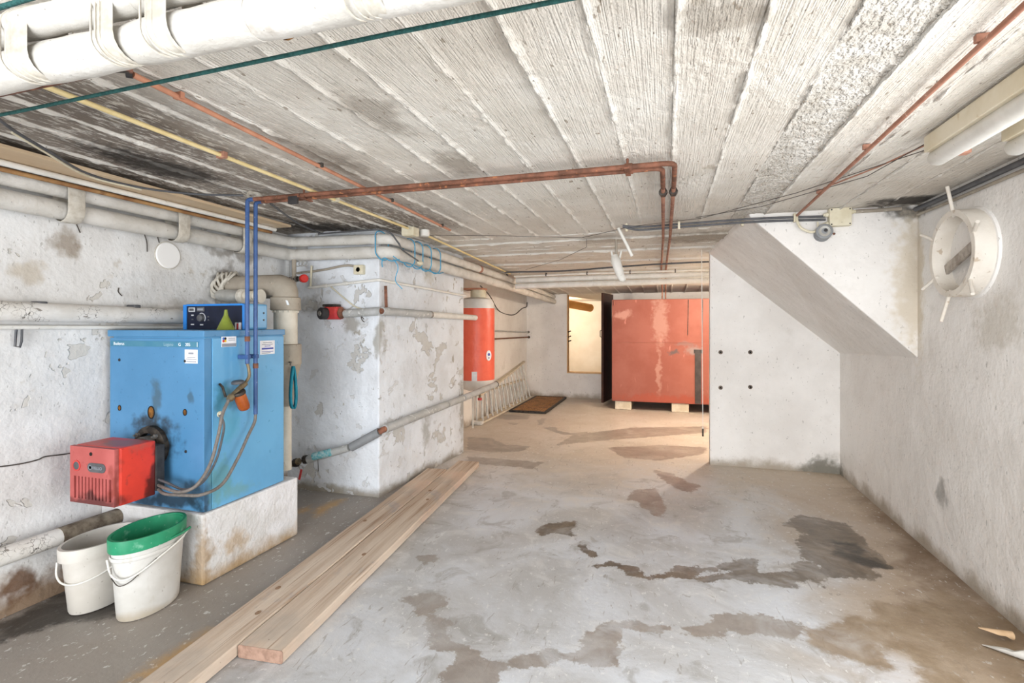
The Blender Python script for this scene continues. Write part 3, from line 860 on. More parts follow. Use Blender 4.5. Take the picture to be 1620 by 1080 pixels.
bf.box((RX0, RY0, 0.655), (RX1 - .006, RY0 + 0.021, RZ1 - 0.002)).box((RX0, RY0, RZ0 + 0.002), (RX1 - .006, RY0 + 0.021, 0.540))
sx0, sx1, ns = RX0 + 0.028, RX1 - 0.028, 11
bf.box((RX0, RY0, 0.540), (sx0, RY0 + 0.021, 0.655)).box((sx1, RY0, 0.540), (RX1 - .006, RY0 + 0.021, 0.655))
pitch = (sx1 - sx0) / ns
for i in range(1, ns):
    bf.box((sx0 + i * pitch - pitch * 0.3, RY0, 0.540), (sx0 + i * pitch + pitch * 0.3, RY0 + 0.021, 0.655))
cov = bf.obj('burner_cover', M['burner_front'], boiler)
G().box((sx0, RY0 + 0.014, 0.540), (sx1, RY0 + 0.020, 0.655)).obj('grille_backing', M['slot'], cov)
p = ony(144, 718, RY0); G().lathe([(0.0095, 0), (0.0095, 0.0022)], (p[0], RY0, p[2]), (0, -1, 0), 14).obj('screw_hole', M['hole'], cov)
p = ony(121.5, 736, RY0)
wd = G().lathe([(0.028, 0), (0.028, 0.004), (0.021, 0.004), (0.021, 0)], (p[0], RY0 + 0.0005, p[2]), (0, -1, 0), 20).obj('sight_glass_rim', M['red_pl'], cov)
G().lathe([(0.021, 0), (0.021, 0.003)], (p[0], RY0 + 0.0005, p[2]), (0, -1, 0), 20).obj('sight_glass', M['darkgrey'], cov)
p = ony(153, 740, RY0)


def stadium(cx, y, cz, hw, hh, n=8):
    pts = []
    for k in range(n + 1):
        a = math.pi / 2 - math.pi * k / n
        pts.append((cx + hw - hh + hh * math.cos(a), y, cz + hh * math.sin(a)))
    for k in range(n + 1):
        a = -math.pi / 2 - math.pi * k / n
        pts.append((cx - hw + hh + hh * math.cos(a), y, cz + hh * math.sin(a)))
    return pts


bd = G().prism(stadium(p[0], RY0 + 0.0005, p[2], 0.064, 0.024), (0, -0.003, 0)).obj('badge', M['darkgrey'], cov)
text_mesh('badge_lettering', 'RIELLO', 0.022, (p[0] - 0.028, RY0 - 0.003, p[2] - 0.008), (1, 0, 0), (0, 0, 1), M['print'], cov)
G().lathe([(0.012, 0), (0.012, 0.001), (0.009, 0.001), (0.009, 0)], (p[0] - 0.043, RY0 - 0.0025, p[2]), (0, -1, 0), 16).obj('badge_emblem', M['print'], cov)
G().box((RX0 + .02, RY1 - 0.002, RZ0 + 0.02), (RX1 + 0.004, RY1 + 0.05, RZ1 - 0.03)).obj('burner_housing', M['black'], boiler, bevel=0.006)
# control box on the lid
CX0, CX1, CY0, CY1, CZ0, CZ1 = -3.01, -2.52, 2.565, 2.765, 1.4135, 1.578
cb = G().box((CX0, CY0 + 0.012, CZ0), (CX1, CY1, CZ1)).obj('control_box', M['boiler_lit'], boiler, bevel=0.012)
fr = G().box((CX0, CY0, CZ0), (CX0 + 0.028, CY0 + 0.016, CZ1 - .004)).box((CX1 - 0.012, CY0, CZ0), (CX1, CY0 + 0.016, CZ1 - .004)).box((CX0 + .028, CY0, CZ1 - 0.014), (CX1 - .012, CY0 + 0.016, CZ1 - .001))
fr.obj('control_box_frame', mat('bright blue frame', '2d7fd0', rough=0.4), boiler, bevel=0.003)
M['panel'] = mat('navy black control panel', '1c2238', '151a2b', 9, rough=0.4)
pn = G().box((CX0 + 0.028, CY0 + 0.006, CZ0 + .002), (CX1 - 0.012, CY0 + 0.015, CZ1 - 0.014)).obj('control_panel', M['panel'], boiler)
yp = CY0 + 0.006
M['panel_light'] = mat('pale control marks', 'b9bcc0', rough=0.5)
G().box((CX0 + 0.045, yp - 0.005, 1.527), (CX0 + 0.098, yp, 1.555)).obj('gauge', M['panel_light'], pn, bevel=0.002)
G().box((CX0 + 0.053, yp - 0.006, 1.533), (CX0 + 0.090, yp - 0.004, 1.549)).obj('gauge_window', M['darkgrey'], pn)
G().box((CX0 + 0.113, yp - 0.005, 1.529), (CX0 + 0.175, yp, 1.557)).obj('gauge', M['darkgrey'], pn, bevel=0.002)
G().box((CX0 + 0.121, yp - 0.006, 1.536), (CX0 + 0.167, yp - 0.004, 1.549)).obj('gauge_window', M['print'], pn)
G().lathe([(0.024, 0), (0.022, 0.018), (0.016, 0.022)], (CX0 + 0.150, yp, 1.487), (0, -1, 0), 24).obj('dial', M['darkgrey'], pn, smooth=40)
arc = [(CX0 + 0.150 + 0.031 * math.cos(R(a)), yp - 0.001, 1.487 + 0.031 * math.sin(R(a))) for a in range(-40, 120, 12)]
G().tube(arc, 0.003, 6).obj('dial_scale', M['panel_light'], pn)
for i, (dx, z, wd) in enumerate(((0.075, 1.505, 0.02), (0.075, 1.478, 0.016), (0.075, 1.446, 0.026), (0.150, 1.444, 0.026), (0.205, 1.495, 0.012), (0.205, 1.475, 0.010))):
    G().box((CX0 + dx - wd / 2, yp - 0.002, z - 0.004), (CX0 + dx + wd / 2, yp, z + 0.004)).obj('panel_mark', M['panel_light'] if i in (0, 2, 3) else M['darkgrey'], pn)
for i, cc in enumerate(('paper', 'red_pl', 'paper')):
    G().box((CX1 - 0.062 + i * 0.014, yp - 0.012, 1.4145), (CX1 - 0.051 + i * 0.014, yp, 1.458 - 0.006 * (i % 2))).obj('fuse', M[cc], pn, bevel=0.001)
for (y, z) in ((CY0 + 0.04, 1.52), (CY0 + 0.04, 1.475), (CY1 - 0.035, 1.52), (CY1 - 0.035, 1.475)):
    G().lathe([(0.006, 0), (0.006, 0.003)], (CX1, y, z), (1, 0, 0), 10).obj('box_screw', M['screw'], cb)
# cable gland on the side panel
p = onx(347, 655, BX1 + 0.001)
G().lathe([(0.017, 0), (0.017, 0.006), (0.009, 0.006), (0.009, 0.016)], p, (1, 0, 0), 14).obj('cable_gland', M['cream_pl'], boiler, smooth=40)

# ---- green funnel on the lid
fp = np.array(ony(357.5, 517, 2.47)); fp[2] = BZ1 + 0.0005
M['funnel'] = mat('green plastic funnel', '7f8c38', '737f33', 12, rough=0.45)
fu = thing('funnel', 'green plastic funnel standing upside down on the boiler lid', 'funnel', tuple(fp))
G().lathe([(0.052, 0), (0.050, 0.004), (0.014, 0.085), (0.011, 0.085), (0.047, 0.004), (0.049, 0.0)], fp, n=28, close=True).obj('cone', M['funnel'], fu, smooth=40)
G().lathe([(0.0135, 0.083), (0.008, 0.122), (0.006, 0.122), (0.010, 0.083)], fp, n=16, close=True).obj('spout', M['funnel'], fu, smooth=40)

# ================================================================== flue behind the boiler
fx, fy = -2.63, 3.06
flue = thing('flue_pipe', 'beige stove pipe bending from behind the boiler into the wall', 'flue pipe', (fx, fy, 0.4))
zb = 1.72
path = fillet([(XL + 0.01, fy, zb), (fx, fy, zb), (fx, fy, 1.58)], 0.13, 10)
G().tube(path, 0.086, 22, caps=False).obj('elbow', M['flue'], flue, smooth=50)
G().lathe([(0.094, 1.545), (0.102, 1.55), (0.102, 1.635), (0.094, 1.64), (0.088, 1.64), (0.088, 1.545)], (fx, fy, 0), n=28, close=True).obj('collar', M['flue'], flue, smooth=40)
G().lathe([(0.080, 1.28), (0.080, 1.56)], (fx, fy, 0), n=24).obj('flue_sleeve', M['flue_white'], flue, smooth=40)
G().lathe([(0.096, 1.15), (0.106, 1.16), (0.106, 1.30), (0.096, 1.305), (0.08, 1.305), (0.08, 1.15)], (fx, fy, 0), n=28, close=True).obj('collar', M['flue'], flue, smooth=40)
G().lathe([(0.05, 0.86), (0.06, 0.98), (0.104, 1.16)], (fx, fy, 0), n=24).obj('funnel_section', M['flue'], flue, smooth=40)
G().lathe([(0.04, 0.40), (0.04, 0.88)], (fx, fy, 0), n=16).obj('drain_pipe', M['flue_white'], flue, smooth=40)
for k in range(14):
    a = R(-150 + k * 23)
    G().box((fx + 0.081 * math.cos(a) - .006, fy + 0.081 * math.sin(a) - .006, 1.53), (fx + 0.081 * math.cos(a) + .006, fy + 0.081 * math.sin(a) + .006, 1.553)).obj('collar_tab', M['flue_white'], flue)
mk = np.array([fx + 0.075, fy - 0.0715, 1.60])
for i in range(3):
    G().tube([mk + np.array([-0.008 + 0.006 * i, -0.004, 0.016 - 0.002 * i]), mk + np.array([0.002 + 0.006 * i, 0.001, -0.018])], 0.0035, 6).obj('chalk_mark', M['letter'], flue)
# wound insulating rope where it enters the wall
wr = thing('rope_seal', 'frayed cream rope seal wound round the stove pipe at the wall', 'rope seal', (-3.15, fy, zb))
for i in range(9):
    x = XL + 0.02 + 0.015 * i
    ring = [(x + 0.02 * math.sin(3 * a + i), fy + (0.098 + 0.012 * math.sin(5 * a + 2 * i)) * math.cos(a), zb + (0.10 + 0.014 * math.sin(4 * a + i)) * math.sin(a)) for a in np.linspace(0, 2 * math.pi, 30)]
    G().tube(ring, 0.0105, 6, caps=False, wob=0.15).obj('rope_turn', M['tape'], wr, smooth=60)
# capped stub next to it
stp = np.array(ony(362, 468, 2.9))
stub = thing('duct_stub', 'short capped grey duct with rounded end above the control box', 'duct', tuple(stp))
M['zinc'] = mat('dull zinc', 'b5b3ad', 'a19f99', 14, rough=0.5, metal=0.3)
G().lathe([(0.0, -0.105), (0.02, -0.103), (0.036, -0.09), (0.045, -0.06), (0.047, 0.0), (0.045, 0.07), (0.038, 0.10), (0.038, 0.14)], stp, (1, 0, -0.04), 22).obj('duct_body', M['zinc'], stub, smooth=50)
G().lathe([(0.05, 0.105), (0.054, 0.11), (0.054, 0.15), (0.05, 0.155)], stp, (1, 0, -0.04), 22).obj('rope_band', M['tape'], stub, smooth=40)
G().lathe([(0.036, 0.15), (0.038, 0.22), (0.048, 0.25), (0.048, 0.28)], stp, (1, 0, -0.02), 22).obj('reducer', M['flue_white'], stub, smooth=40)

# ================================================================== pipes along the left wall
def insulated(name, label, pts, r, fil=0.10, mat_='insul', wob=0.025, seams=()):
    """a lumpy lagged pipe run cut into lengths at the seams"""
    t = thing(name, label, 'pipe', tuple(pts[0]))
    path = fillet(pts, fil, 7)
    dense = []
    for a, b in zip(path[:-1], path[1:]):
        k = max(1, int(np.linalg.norm(b - a) / 0.05))
        dense += [a + (b - a) * i / k for i in range(k)]
    dense.append(path[-1])
    cuts = [0] + [min(range(len(dense)), key=lambda i: np.linalg.norm(dense[i] - np.array(s))) for s in seams] + [len(dense) - 1]
    for a, b in zip(cuts[:-1], cuts[1:]):
        if b - a < 1:
            continue
        seg = dense[a:b + 1]
        rr = [r * random.uniform(1 - wob, 1 + wob) * (0.93 if i in (0, len(seg) - 1) else 1) for i in range(len(seg))]
        G().tube(seg, rr, 16, wob=0.012).obj('lagging', M[mat_], t, smooth=60)
    return t


def band(parent, c, along, h, r, width=0.06, name='tape_band'):
    """tape round two stacked pipes; c: centre, h: distance between pipe axes"""
    al = unit(along); side = unit(np.cross(al, (0, 0, 1)))
    c = np.array(c, float)
    ring = []
    for k in range(9):
        a = math.pi * k / 8
        ring.append(c + side * r * math.cos(a) + np.array([0, 0, h / 2 + r * math.sin(a)]))
    for k in range(9):
        a = math.pi + math.pi * k / 8
        ring.append(c + side * r * math.cos(a) + np.array([0, 0, -h / 2 + r * math.sin(a)]))
    g = G()
    n = len(ring)
    prof = [(-0.5, 0.0), (-0.42, 0.004), (-0.2, 0.003), (0.0, 0.006), (0.2, 0.002), (0.42, 0.004), (0.5, 0.0)]
    vs = [q + al * width * s + unit(q - c) * e for s, e in prof for q in ring]
    g.add(vs, [(i * n + k, i * n + (k + 1) % n, (i + 1) * n + (k + 1) % n, (i + 1) * n + k) for i in range(len(prof) - 1) for k in range(n)])
    return g.obj(name, M['tape'], parent, smooth=50)


def loop(cx, cy, cz, along, h, r, rad=0.0038):
    al = unit(along); side = unit(np.cross(al, (0, 0, 1)))
    c = np.array([cx, cy, cz]); ring = []
    for a in np.linspace(0, 2 * math.pi, 29):
        ring.append(c + side * r * math.cos(a) + np.array([0, 0, (h / 2 if math.sin(a) >= 0 else -h / 2) + r * math.sin(a)]) + al * 0.025 * math.sin(a * 1.0 + cx))
    ring.append(ring[0])
    return ring


XP = -3.10
zl, zu = 2.065, 2.168
run_lo = insulated('lagged_pipe', 'lower thick white lagged pipe along the left wall and chimney block', [(XP, -1.2, 2.085), (XP, 3.67, 2.04), (-2.15, 3.67, 2.03), (-2.13, 6.75, 1.975), (-2.13, 9.92, 1.885)], 0.050, 0.09,
                   seams=[(XP, 2.0, 2.08), (XP, 2.58, 2.06), (XP, 3.5, 2.04), (-2.9, 3.67, 2.03), (-2.3, 3.67, 2.03), (-2.13, 4.9, 2.0), (-2.13, 6.8, 1.97)])
run_up = insulated('lagged_pipe', 'upper thick white lagged pipe directly under the ceiling at left wall', [(XP + .01, -1.2, 2.185), (XP + .01, 3.66, 2.15), (-2.13, 3.66, 2.135), (-2.12, 6.75, 2.075), (-2.14, 9.92, 1.98)], 0.042, 0.09,
                   seams=[(XP, 2.0, 2.18), (XP, 2.58, 2.17), (XP, 3.13, 2.16), (-2.9, 3.66, 2.14), (-2.3, 3.66, 2.13), (-2.12, 5.75, 2.09), (-2.12, 6.7, 2.08)])
for y in (1.957, 2.60, 3.13):
    z0 = 2.085 - 0.045 * (y + 1.2) / 4.87
    z1 = 2.185 - 0.035 * (y + 1.2) / 4.87
    band(run_lo, (XP + 0.006, y, (z0 + z1) / 2), (0, 1, 0), z1 - z0, 0.0585, 0.085)
# bare copper joint of the upper pipe over the water heater
jy = onx(757, 428, -2.12)[1]
G().lathe([(0.040, 0), (0.0475, 0.004), (0.0475, 0.05), (0.040, 0.054)], (-2.122, jy, 2.135 - 0.0194 * (jy - 3.66)), (0, 1, -0.02), 18).obj('bare_joint', M['copper'], run_up, smooth=40)

# cross pipes under the far ceiling, hung in front of the lower section
for nm, z, dz, y, rr in (('upper', 2.064, 0.03, 6.95, 0.040), ('lower', 1.978, 0.035, 6.93, 0.040)):
    insulated('cross_pipe', '%s of the two long white pipes crossing below the far ceiling' % nm, [(-2.04, y, z), (1.58, y, z + dz)], rr, wob=0.02, mat_='white_pl',
              seams=[(-0.55, y, z), (-0.05, y, z), (0.6, y, z)])
# thin cables and slim pipe strung just above them
slim = G().tube([(-2.0, 6.72, 2.095), (-1.2, 6.7, 2.105), (0.0, 6.7, 2.11), (1.58, 6.7, 2.115)], 0.013, 10).obj('slim_pipe', M['white_pl'], loc=(-0.3, 6.7, 2.13), smooth=60)
tag(slim, 'slim white pipe strung close above the two cross pipes', 'pipe')
cb_ = G().tube(smooth_path([(-2.05, 6.45, 2.13), (-1.2, 6.35, 2.115), (-0.5, 6.2, 2.13), (0.3, 6.1, 2.14), (1.55, 6.1, 2.14)]), 0.010, 8).obj('ceiling_cable', M['darkgrey'], loc=(-0.3, 6.3, 2.15), smooth=60)
tag(cb_, 'sagging dark cable above the cross pipes', 'cable')
for i in range(7):
    x = -2.1 + i * 0.55
    G().box((x - 0.006, 6.68, 2.088), (x + 0.006, 6.73, 2.132)).obj('pipe_clip', M['wire'], slim)

# board, conduit and thin pipe in the corner of wall and ceiling
M['beige_board'] = mat('beige stained board', 'cdb799', 'bda384', 3, rough=0.8, stretch=(1, 0.15, 1), spots=[('d9cfc4', 4, 0.55, 0.7, U1, 0.7)])
g = G().prism([(-2.66, 0.2, 2.202), (-2.80, 3.32, 2.202), (-2.98, 3.32, 2.202), (-2.92, 0.2, 2.202)], (0, 0, 0.018)).obj('cover_board', M['beige_board'], bevel=0.003, loc=(-2.8, 1.5, 2.222))
tag(g, 'beige board fixed flat to the ceiling above the left wall pipes', 'board')
g = G().tube([(-2.865, -1.0, 2.186), (-2.935, 3.3, 2.186)], 0.015, 12).obj('conduit', M['white_pl'], loc=(-2.9, 1.0, 2.205), smooth=60)
tag(g, 'slim white conduit running beside the beige ceiling board', 'conduit')
M['ochre_pipe'] = mat('ochre rusty pipe', 'b08a5c', '7d5335', 4, rough=0.7, spots=[('5d3a28', 9, 0.55, 0.7, U1, 0.7)])
g = G().tube([(-2.95, -1.0, 2.172), (-2.99, 3.32, 2.172)], 0.012, 10).obj('thin_pipe', M['ochre_pipe'], loc=(-2.97, 1.0, 2.19), smooth=60)
tag(g, 'thin ochre rusty pipe between white conduit and lagged pipe', 'pipe')
# mid-height pipe on the left wall
mid = thing('wall_pipe', 'cracked white painted pipe running level to the control box', 'pipe', (-3.15, 1.5, 1.5))
G().tube([(-3.15, -1.2, 1.525), (-3.15, 1.6, 1.515), (-3.15, 2.72, 1.498)], 0.05, 20).obj('pipe_body', M['cracked'], mid, smooth=60)
for y in (1.86, 2.36):
    p = (-3.15, y, 1.553)
    G().box((-3.20, y - 0.02, 1.54), (-3.13, y + 0.02, 1.568)).obj('bracket', M['darkgrey'], mid, bevel=0.006)
g = G().tube([(-3.19, -1.2, 1.455), (-3.19, 2.75, 1.425)], 0.012, 8).obj('conduit', M['white_pl'], loc=(-3.19, 1.5, 1.45), smooth=60)
tag(g, 'thin white conduit directly below the cracked wall pipe', 'conduit')
g = G().tube([(-3.19, 1.80, 1.432), (-3.185, 1.795, 1.36), (-3.18, 1.785, 1.33), (-3.19, 1.77, 1.335), (-3.19, 1.775, 1.42)], 0.006, 6).obj('cable_loop', M['darkgrey'], loc=(-3.19, 1.79, 1.33), smooth=60)
tag(g, 'short dark cable loop hanging below the conduit on the left wall', 'cable')
lowp = thing('floor_pipe', 'dirty white pipe near the floor behind the buckets', 'pipe', (-3.085, 1.5, 0.32))
G().tube([(-3.085, -1.2, 0.325), (-3.085, 1.9, 0.322)], 0.045, 18, wob=0.01).obj('pipe_body', M['cracked'], lowp, smooth=60)
G().tube([(-3.085, 1.9, 0.322), (-3.085, 2.204, 0.32)], 0.047, 18, wob=0.01).obj('pipe_body', mat('grimy pipe', '8c8272', '5d5245', 14, rough=0.8), lowp, smooth=60)
# plugged round hole
p = onx(265, 404, XL)
dsc = thing('wall_disc', 'round white cover plate on the left wall above boiler', 'cover plate', p)
G().lathe([(0.088, 0.0), (0.088, 0.008), (0.082, 0.012)], p, (1, 0, 0), 40).obj('plate', mat('clean white plate', 'ecebe9', rough=0.6), dsc, smooth=30)
G().lathe([(0.094, 0.0), (0.094, 0.004), (0.088, 0.004), (0.088, 0.0)], p, (1, 0, 0), 40, close=True).obj('rim', M['tape'], dsc, smooth=30)
# wall marks: small remnants of cable and plaster nails
for i, (a, b) in enumerate((((103, 332), (127, 368)), ((117, 334), (125, 352)), ((225, 362), (233, 398)), ((252, 362), (252, 384)), ((178, 350), (178, 359)), ((188, 455), (193, 468)))):
    pa, pb = onx(a[0], a[1], XL + 0.004), onx(b[0], b[1], XL + 0.004)
    m_ = tuple((np.array(pa) + np.array(pb)) / 2 + np.array([0, 0.012 * (-1) ** i, 0]))
    g = G().tube(smooth_path([pa, m_, pb], 4), 0.0032, 5).obj('wire_scrap', M['wire'], loc=pb)
    tag(g, ['long dark wire scrap below first tape band on left wall', 'short dark wire scrap beside the long one on left wall', 'dark wire scrap just left of the round cover plate',
            'thin wire scrap touching top of the round cover plate', 'tiny wire scrap midway along the upper left wall', 'tiny dark wire scrap low on wall above cracked pipe'][i], 'wire', 'wire scraps on the left wall')

cw = [onx(-30, 742, XL + 0.006), onx(30, 734, XL + 0.006), onx(60, 727, XL + 0.006), onx(72, 722, XL + 0.008), onx(110, 717, XL + 0.006), onx(165, 704, XL + 0.006)]
g = G().tube(smooth_path(cw, 5), 0.0035, 5).obj('wall_wire', M['wire'], loc=cw[2])
tag(g, 'thin grey wire running along the left wall behind the burner', 'wire')

# ================================================================== pair of lagged pipes near the camera
near_lo = insulated('lagged_pipe', 'lower near white lagged pipe crossing the upper left corner', [(-2.6, 0.895, 2.10), (1.58, 0.885, 2.105)], 0.047, wob=0.03, seams=[(-1.55, 0.89, 2.09), (-1.2, 0.89, 2.09), (-0.85, 0.89, 2.09)])
near_up = insulated('lagged_pipe', 'upper near white lagged pipe tied above the lower one in upper left corner', [(-2.6, 0.865, 2.185), (1.58, 0.855, 2.188)], 0.036, wob=0.03, seams=[(-1.52, 0.84, 2.18), (-1.38, 0.84, 2.18), (-1.15, 0.84, 2.18), (-1.05, 0.84, 2.18), (-0.8, 0.84, 2.18)])
for x, wd in ((-1.50, 0.075), (-1.205, 0.045), (-1.055, 0.055), (-0.55, 0.06)):
    band(near_lo, (x, 0.878, 2.143), (1, 0.05, 0), 0.078, 0.046, wd, 'tape_band')
    for k in range(3):
        dx = (k - 1) * wd * 0.3
        lp0 = loop(x + dx, 0.879, 2.143, (1, 0, 0), 0.078, 0.050)
        G().tube(lp0, 0.0025, 5, caps=False).obj('binding', M['tape'], near_lo, smooth=60)
p = (-0.77, 0.945, 2.075)
g = G().lathe([(0.0, 0.0), (0.018, 0.002), (0.012, 0.006), (0.0, 0.007)], (-0.785, 0.926, 2.078), (0.1, 0.8, -0.6), 9).obj('torn_hole', M['insul_hole'], near_lo)
# ropes
g = G().tube([(-3.2, 1.10, 1.94), (-2.0, 1.062, 2.098), (-1.9, 1.06, 2.098), (-0.6, 1.02, 2.10), (1.58, 1.0, 2.11)], 0.0052, 8).obj('rope', M['rope_green'], loc=(-1, 1.05, 2.1), smooth=60)
tag(g, 'long dark green rope stretched across below the ceiling', 'rope')
g = G().tube([(-3.2, 0.76, 1.94), (-2.0, 0.72, 2.10), (-1.2, 0.70, 2.10), (1.58, 0.66, 2.10)], 0.0052, 8).obj('rope', M['rope_green'], loc=(-1.2, 0.7, 2.1), smooth=60)
tag(g, 'short visible piece of green rope in the top left corner', 'rope')
# rusty pipe behind the lagged pair, with its stub
a_, b_ = onz(-40, 156, 2.187), onz(166, 112, 2.187)
rp = thing('rusty_pipe', 'dark rusty pipe half hidden behind the near lagged pipes', 'pipe', b_)
G().tube([(-2.6, a_[1], 2.187), a_, b_], 0.011, 10).obj('pipe_body', M['rust'], rp, smooth=60)
e_ = onz(204, 114, 2.205)
G().tube([b_, e_], 0.004, 6).obj('wire', M['wire'], rp)
G().tube([e_, (e_[0] + 0.002, e_[1], 2.238)], 0.010, 8).obj('stub', M['rust2'], rp, smooth=60)

# conduits on the ceiling
zcd = 2.212
p0, p1 = onz(210, 118, zcd), onz(712, 364, zcd)
oc = thing('conduit', 'orange conduit on the ceiling running from the lagged pipes toward the chimney', 'conduit', p0)
G().tube([p0, p1], 0.0095, 10).obj('tube', M['orange'], oc, smooth=60)
G().tube([p0, (p0[0] - 0.012, p0[1] - 0.012, zcd)], 0.0125, 10).obj('end_ring', M['black'], oc, smooth=60)
for s in (0.06, 0.35, 0.62, 0.93):
    q = np.array(p0) + (np.array(p1) - np.array(p0)) * s
    G().box(q - np.array([0.018, 0.008, 0.006]), q + np.array([0.018, 0.008, 0.016])).obj('clip', M['wire'] if s > 0.3 else M['orange'], oc, bevel=0.002)
y0_, y1_, y2_ = onz(65, 134, zcd), onz(645, 361, zcd), (-2.33, 6.85, 2.12)
yc = thing('conduit', 'pale yellow conduit running along the sooty part of the ceiling', 'conduit', y0_)
dr = unit(np.array(y1_) - np.array(y0_))
G().tube([np.array(y0_) - dr * 0.12, y1_], 0.0095, 10).obj('tube', M['yellow'], yc, smooth=60)
q = onz(676, 372, zcd)
G().tube([(q[0], q[1], 2.208), (-2.05, 6.7, 2.132)], 0.0095, 10).obj('tube', M['yellow'], yc, smooth=60)
for s in (0.28, 0.62):
    w_ = np.array(y0_) + (np.array(y1_) - np.array(y0_)) * s
    G().box(w_ - np.array([0.022, 0.012, 0.012]), w_ + np.array([0.022, 0.012, 0.016])).obj('clip', M['rust2'] if s < 0.5 else M['cream_pl'], yc, bevel=0.002)
p = np.array(onz(650, 367, 2.20))
jb = thing('junction_box', 'square cream junction box on the ceiling in the yellow conduit', 'junction box', (p[0], p[1], 2.17))
G().box(p + np.array([-0.06, -0.05, -0.030]), p + np.array([0.05, 0.05, 0.036])).obj('box_body', M['cream_pl'], jb, bevel=0.006)
G().box(p + np.array([-0.055, -0.045, -0.036]), p + np.array([0.045, 0.045, -0.030])).obj('box_lid', M['cream_pl'], jb, bevel=0.003)
p = np.array(onz(672, 369, 2.21))
jb = thing('junction_box', 'small round junction box next to the square one on the ceiling', 'junction box', (p[0], p[1], 2.18))
G().lathe([(0.036, -0.025), (0.04, -0.02), (0.04, 0.028)], p, (0, 0, 1), 20).obj('box_body', M['white_pl'], jb, smooth=40)
# black cable dipping along the corner
pts = [onz(-30, 165, 2.19), onz(20, 205, 2.18), onz(75, 238, 2.165), onz(140, 275, 2.165), onz(225, 297, 2.175), onz(310, 307, 2.185), onz(385, 309, 2.20)]
g = G().tube(smooth_path(pts), 0.006, 8).obj('black_cable', M['darkgrey'], loc=pts[3], smooth=60)
tag(g, 'dark cable sagging along the beige board to the blue pipes', 'cable')
g2 = G().tube(smooth_path([np.array(q) + np.array([-0.012, 0.004, -0.008]) for q in pts[1:5]]), 0.0045, 8).obj('second_strand', M['cream_pl'], g)
pts = [onz(428, 322, 2.215), onz(470, 352, 2.205), onz(505, 368, 2.195), (-2.75, 3.60, 2.195), (-2.4, 3.58, 2.195), (-2.14, 3.60, 2.19), (-2.06, 3.66, 2.10), (-2.055, 3.72, 2.05), (-2.05, 3.9, 2.03)]
plug_end = onx(664, 416, -2.05)
g = G().tube(smooth_path(pts[:-1] + [(-2.05, plug_end[1] - 0.05, plug_end[2] + 0.02), plug_end]), 0.007, 8).obj('plug_cable', M['darkgrey'], loc=plug_end, smooth=60)
tag(g, 'dark cable over the corner of the chimney pipes ending in a plug', 'cable')
pd = G().lathe([(0.010, -0.03), (0.019, -0.015), (0.022, 0.0), (0.022, 0.022)], plug_end, (0, 1, 0), 14).obj('plug', M['cream_pl'], g, smooth=40)
for s in (-1, 1):
    G().tube([(plug_end[0], plug_end[1] + 0.022, plug_end[2] + 0.009 * s), (plug_end[0], plug_end[1] + 0.042, plug_end[2] + 0.009 * s)], 0.0025, 6).obj('pin', M['brass'], pd)
# blue twine round the pipes at the corner
tw = thing('twine', 'light blue twine wound round the lagged pipes at the chimney corner', 'twine', (-2.14, 3.7, 1.98))
G().tube(loop(-2.21, 3.665, 2.082, (1, 0, 0), 0.105, 0.066), 0.0045, 6).obj('twine_loop', M['twine'], tw)
for y in (3.98, 4.13, 4.30, 4.50):
    G().tube(loop(-2.135, y, 2.068 - 0.018 * (y - 3.7), (0, 1, 0.0), 0.105, 0.068), 0.0045, 6).obj('twine_loop', M['twine'], tw)
G().tube(smooth_path([(-2.08, 3.62, 1.985), (-2.06, 3.72, 1.95), (-2.065, 3.85, 1.955), (-2.065, 4.1, 1.935), (-2.07, 4.4, 1.925), (-2.07, 4.55, 1.945)]), 0.0042, 6).obj('twine_strand', M['twine'], tw)
G().tube(smooth_path([(-2.07, 3.70, 1.97), (-2.10, 3.62, 1.95), (-2.14, 3.58, 1.97), (-2.17, 3.6, 1.94), (-2.165, 3.6, 1.90)]), 0.0042, 6).obj('twine_knot', M['twine'], tw)
G().tube(smooth_path([(-2.10, 3.66, 1.97), (-2.06, 3.66, 1.90), (-2.09, 3.67, 1.80), (-2.04, 3.69, 1.73)]), 0.0038, 6).obj('twine_tail', M['twine'], tw)

# ================================================================== blue / rusty oil pipes
def oil_pipe(label, yv, zt, xb, off, ztop_tank, end_z):
    x0 = -2.395
    t = thing('oil_pipe', label, 'pipe', (x0, yv, end_z))
    r = 0.0125
    G().tube(fillet([(x0, yv, end_z), (x0, yv, zt - 0.045)], 0.02), r, 12).obj('riser', M['bluepipe'], t, smooth=60)
    G().tube(fillet([(x0, yv, zt - 0.046), (x0, yv, zt), (x0 + 0.12, yv, zt)], 0.045, 8), r, 12).obj('top_bend', M['bluepipe'], t, smooth=60)
    G().tube(fillet([(x0 + 0.05, yv, zt), (-1.2, yv - 0.005, zt - 0.004), (xb, yv + off, zt), (xb, yv + 0.25, zt), (xb, 2.9, zt)], 0.055, 8), r, 12).obj('ceiling_run', M['rust'], t, smooth=60)
    G().tube([(xb, 2.9, zt), (xb - 0.01, 4.6, zt - 0.01), (xb - 0.05, 6.9, 2.135), (xb - 0.055, 8.9, 2.02), (xb - 0.055, 8.96, 2.0), (xb - 0.055, 8.97, ztop_tank)], r * 0.95, 10).obj('far_run', M['rust2'], t, smooth=60)
    G().lathe([(0.024, 0), (0.024, 0.05)], (xb, 2.98, zt), (0, 1, 0), 6).obj('union_nut', M['castiron'], t)
    G().lathe([(0.017, 0), (0.017, 0.035)], (-0.19, yv + off, zt), (1, 0, 0), 8).obj('coupling', M['rust'], t)
    G().lathe([(0.0155, 0), (0.0155, 0.03)], (x0, yv, 1.345 if yv < 2.5 else 1.18), (0, 0, 1), 10).obj('coupling', M['rust'], t)
    return t


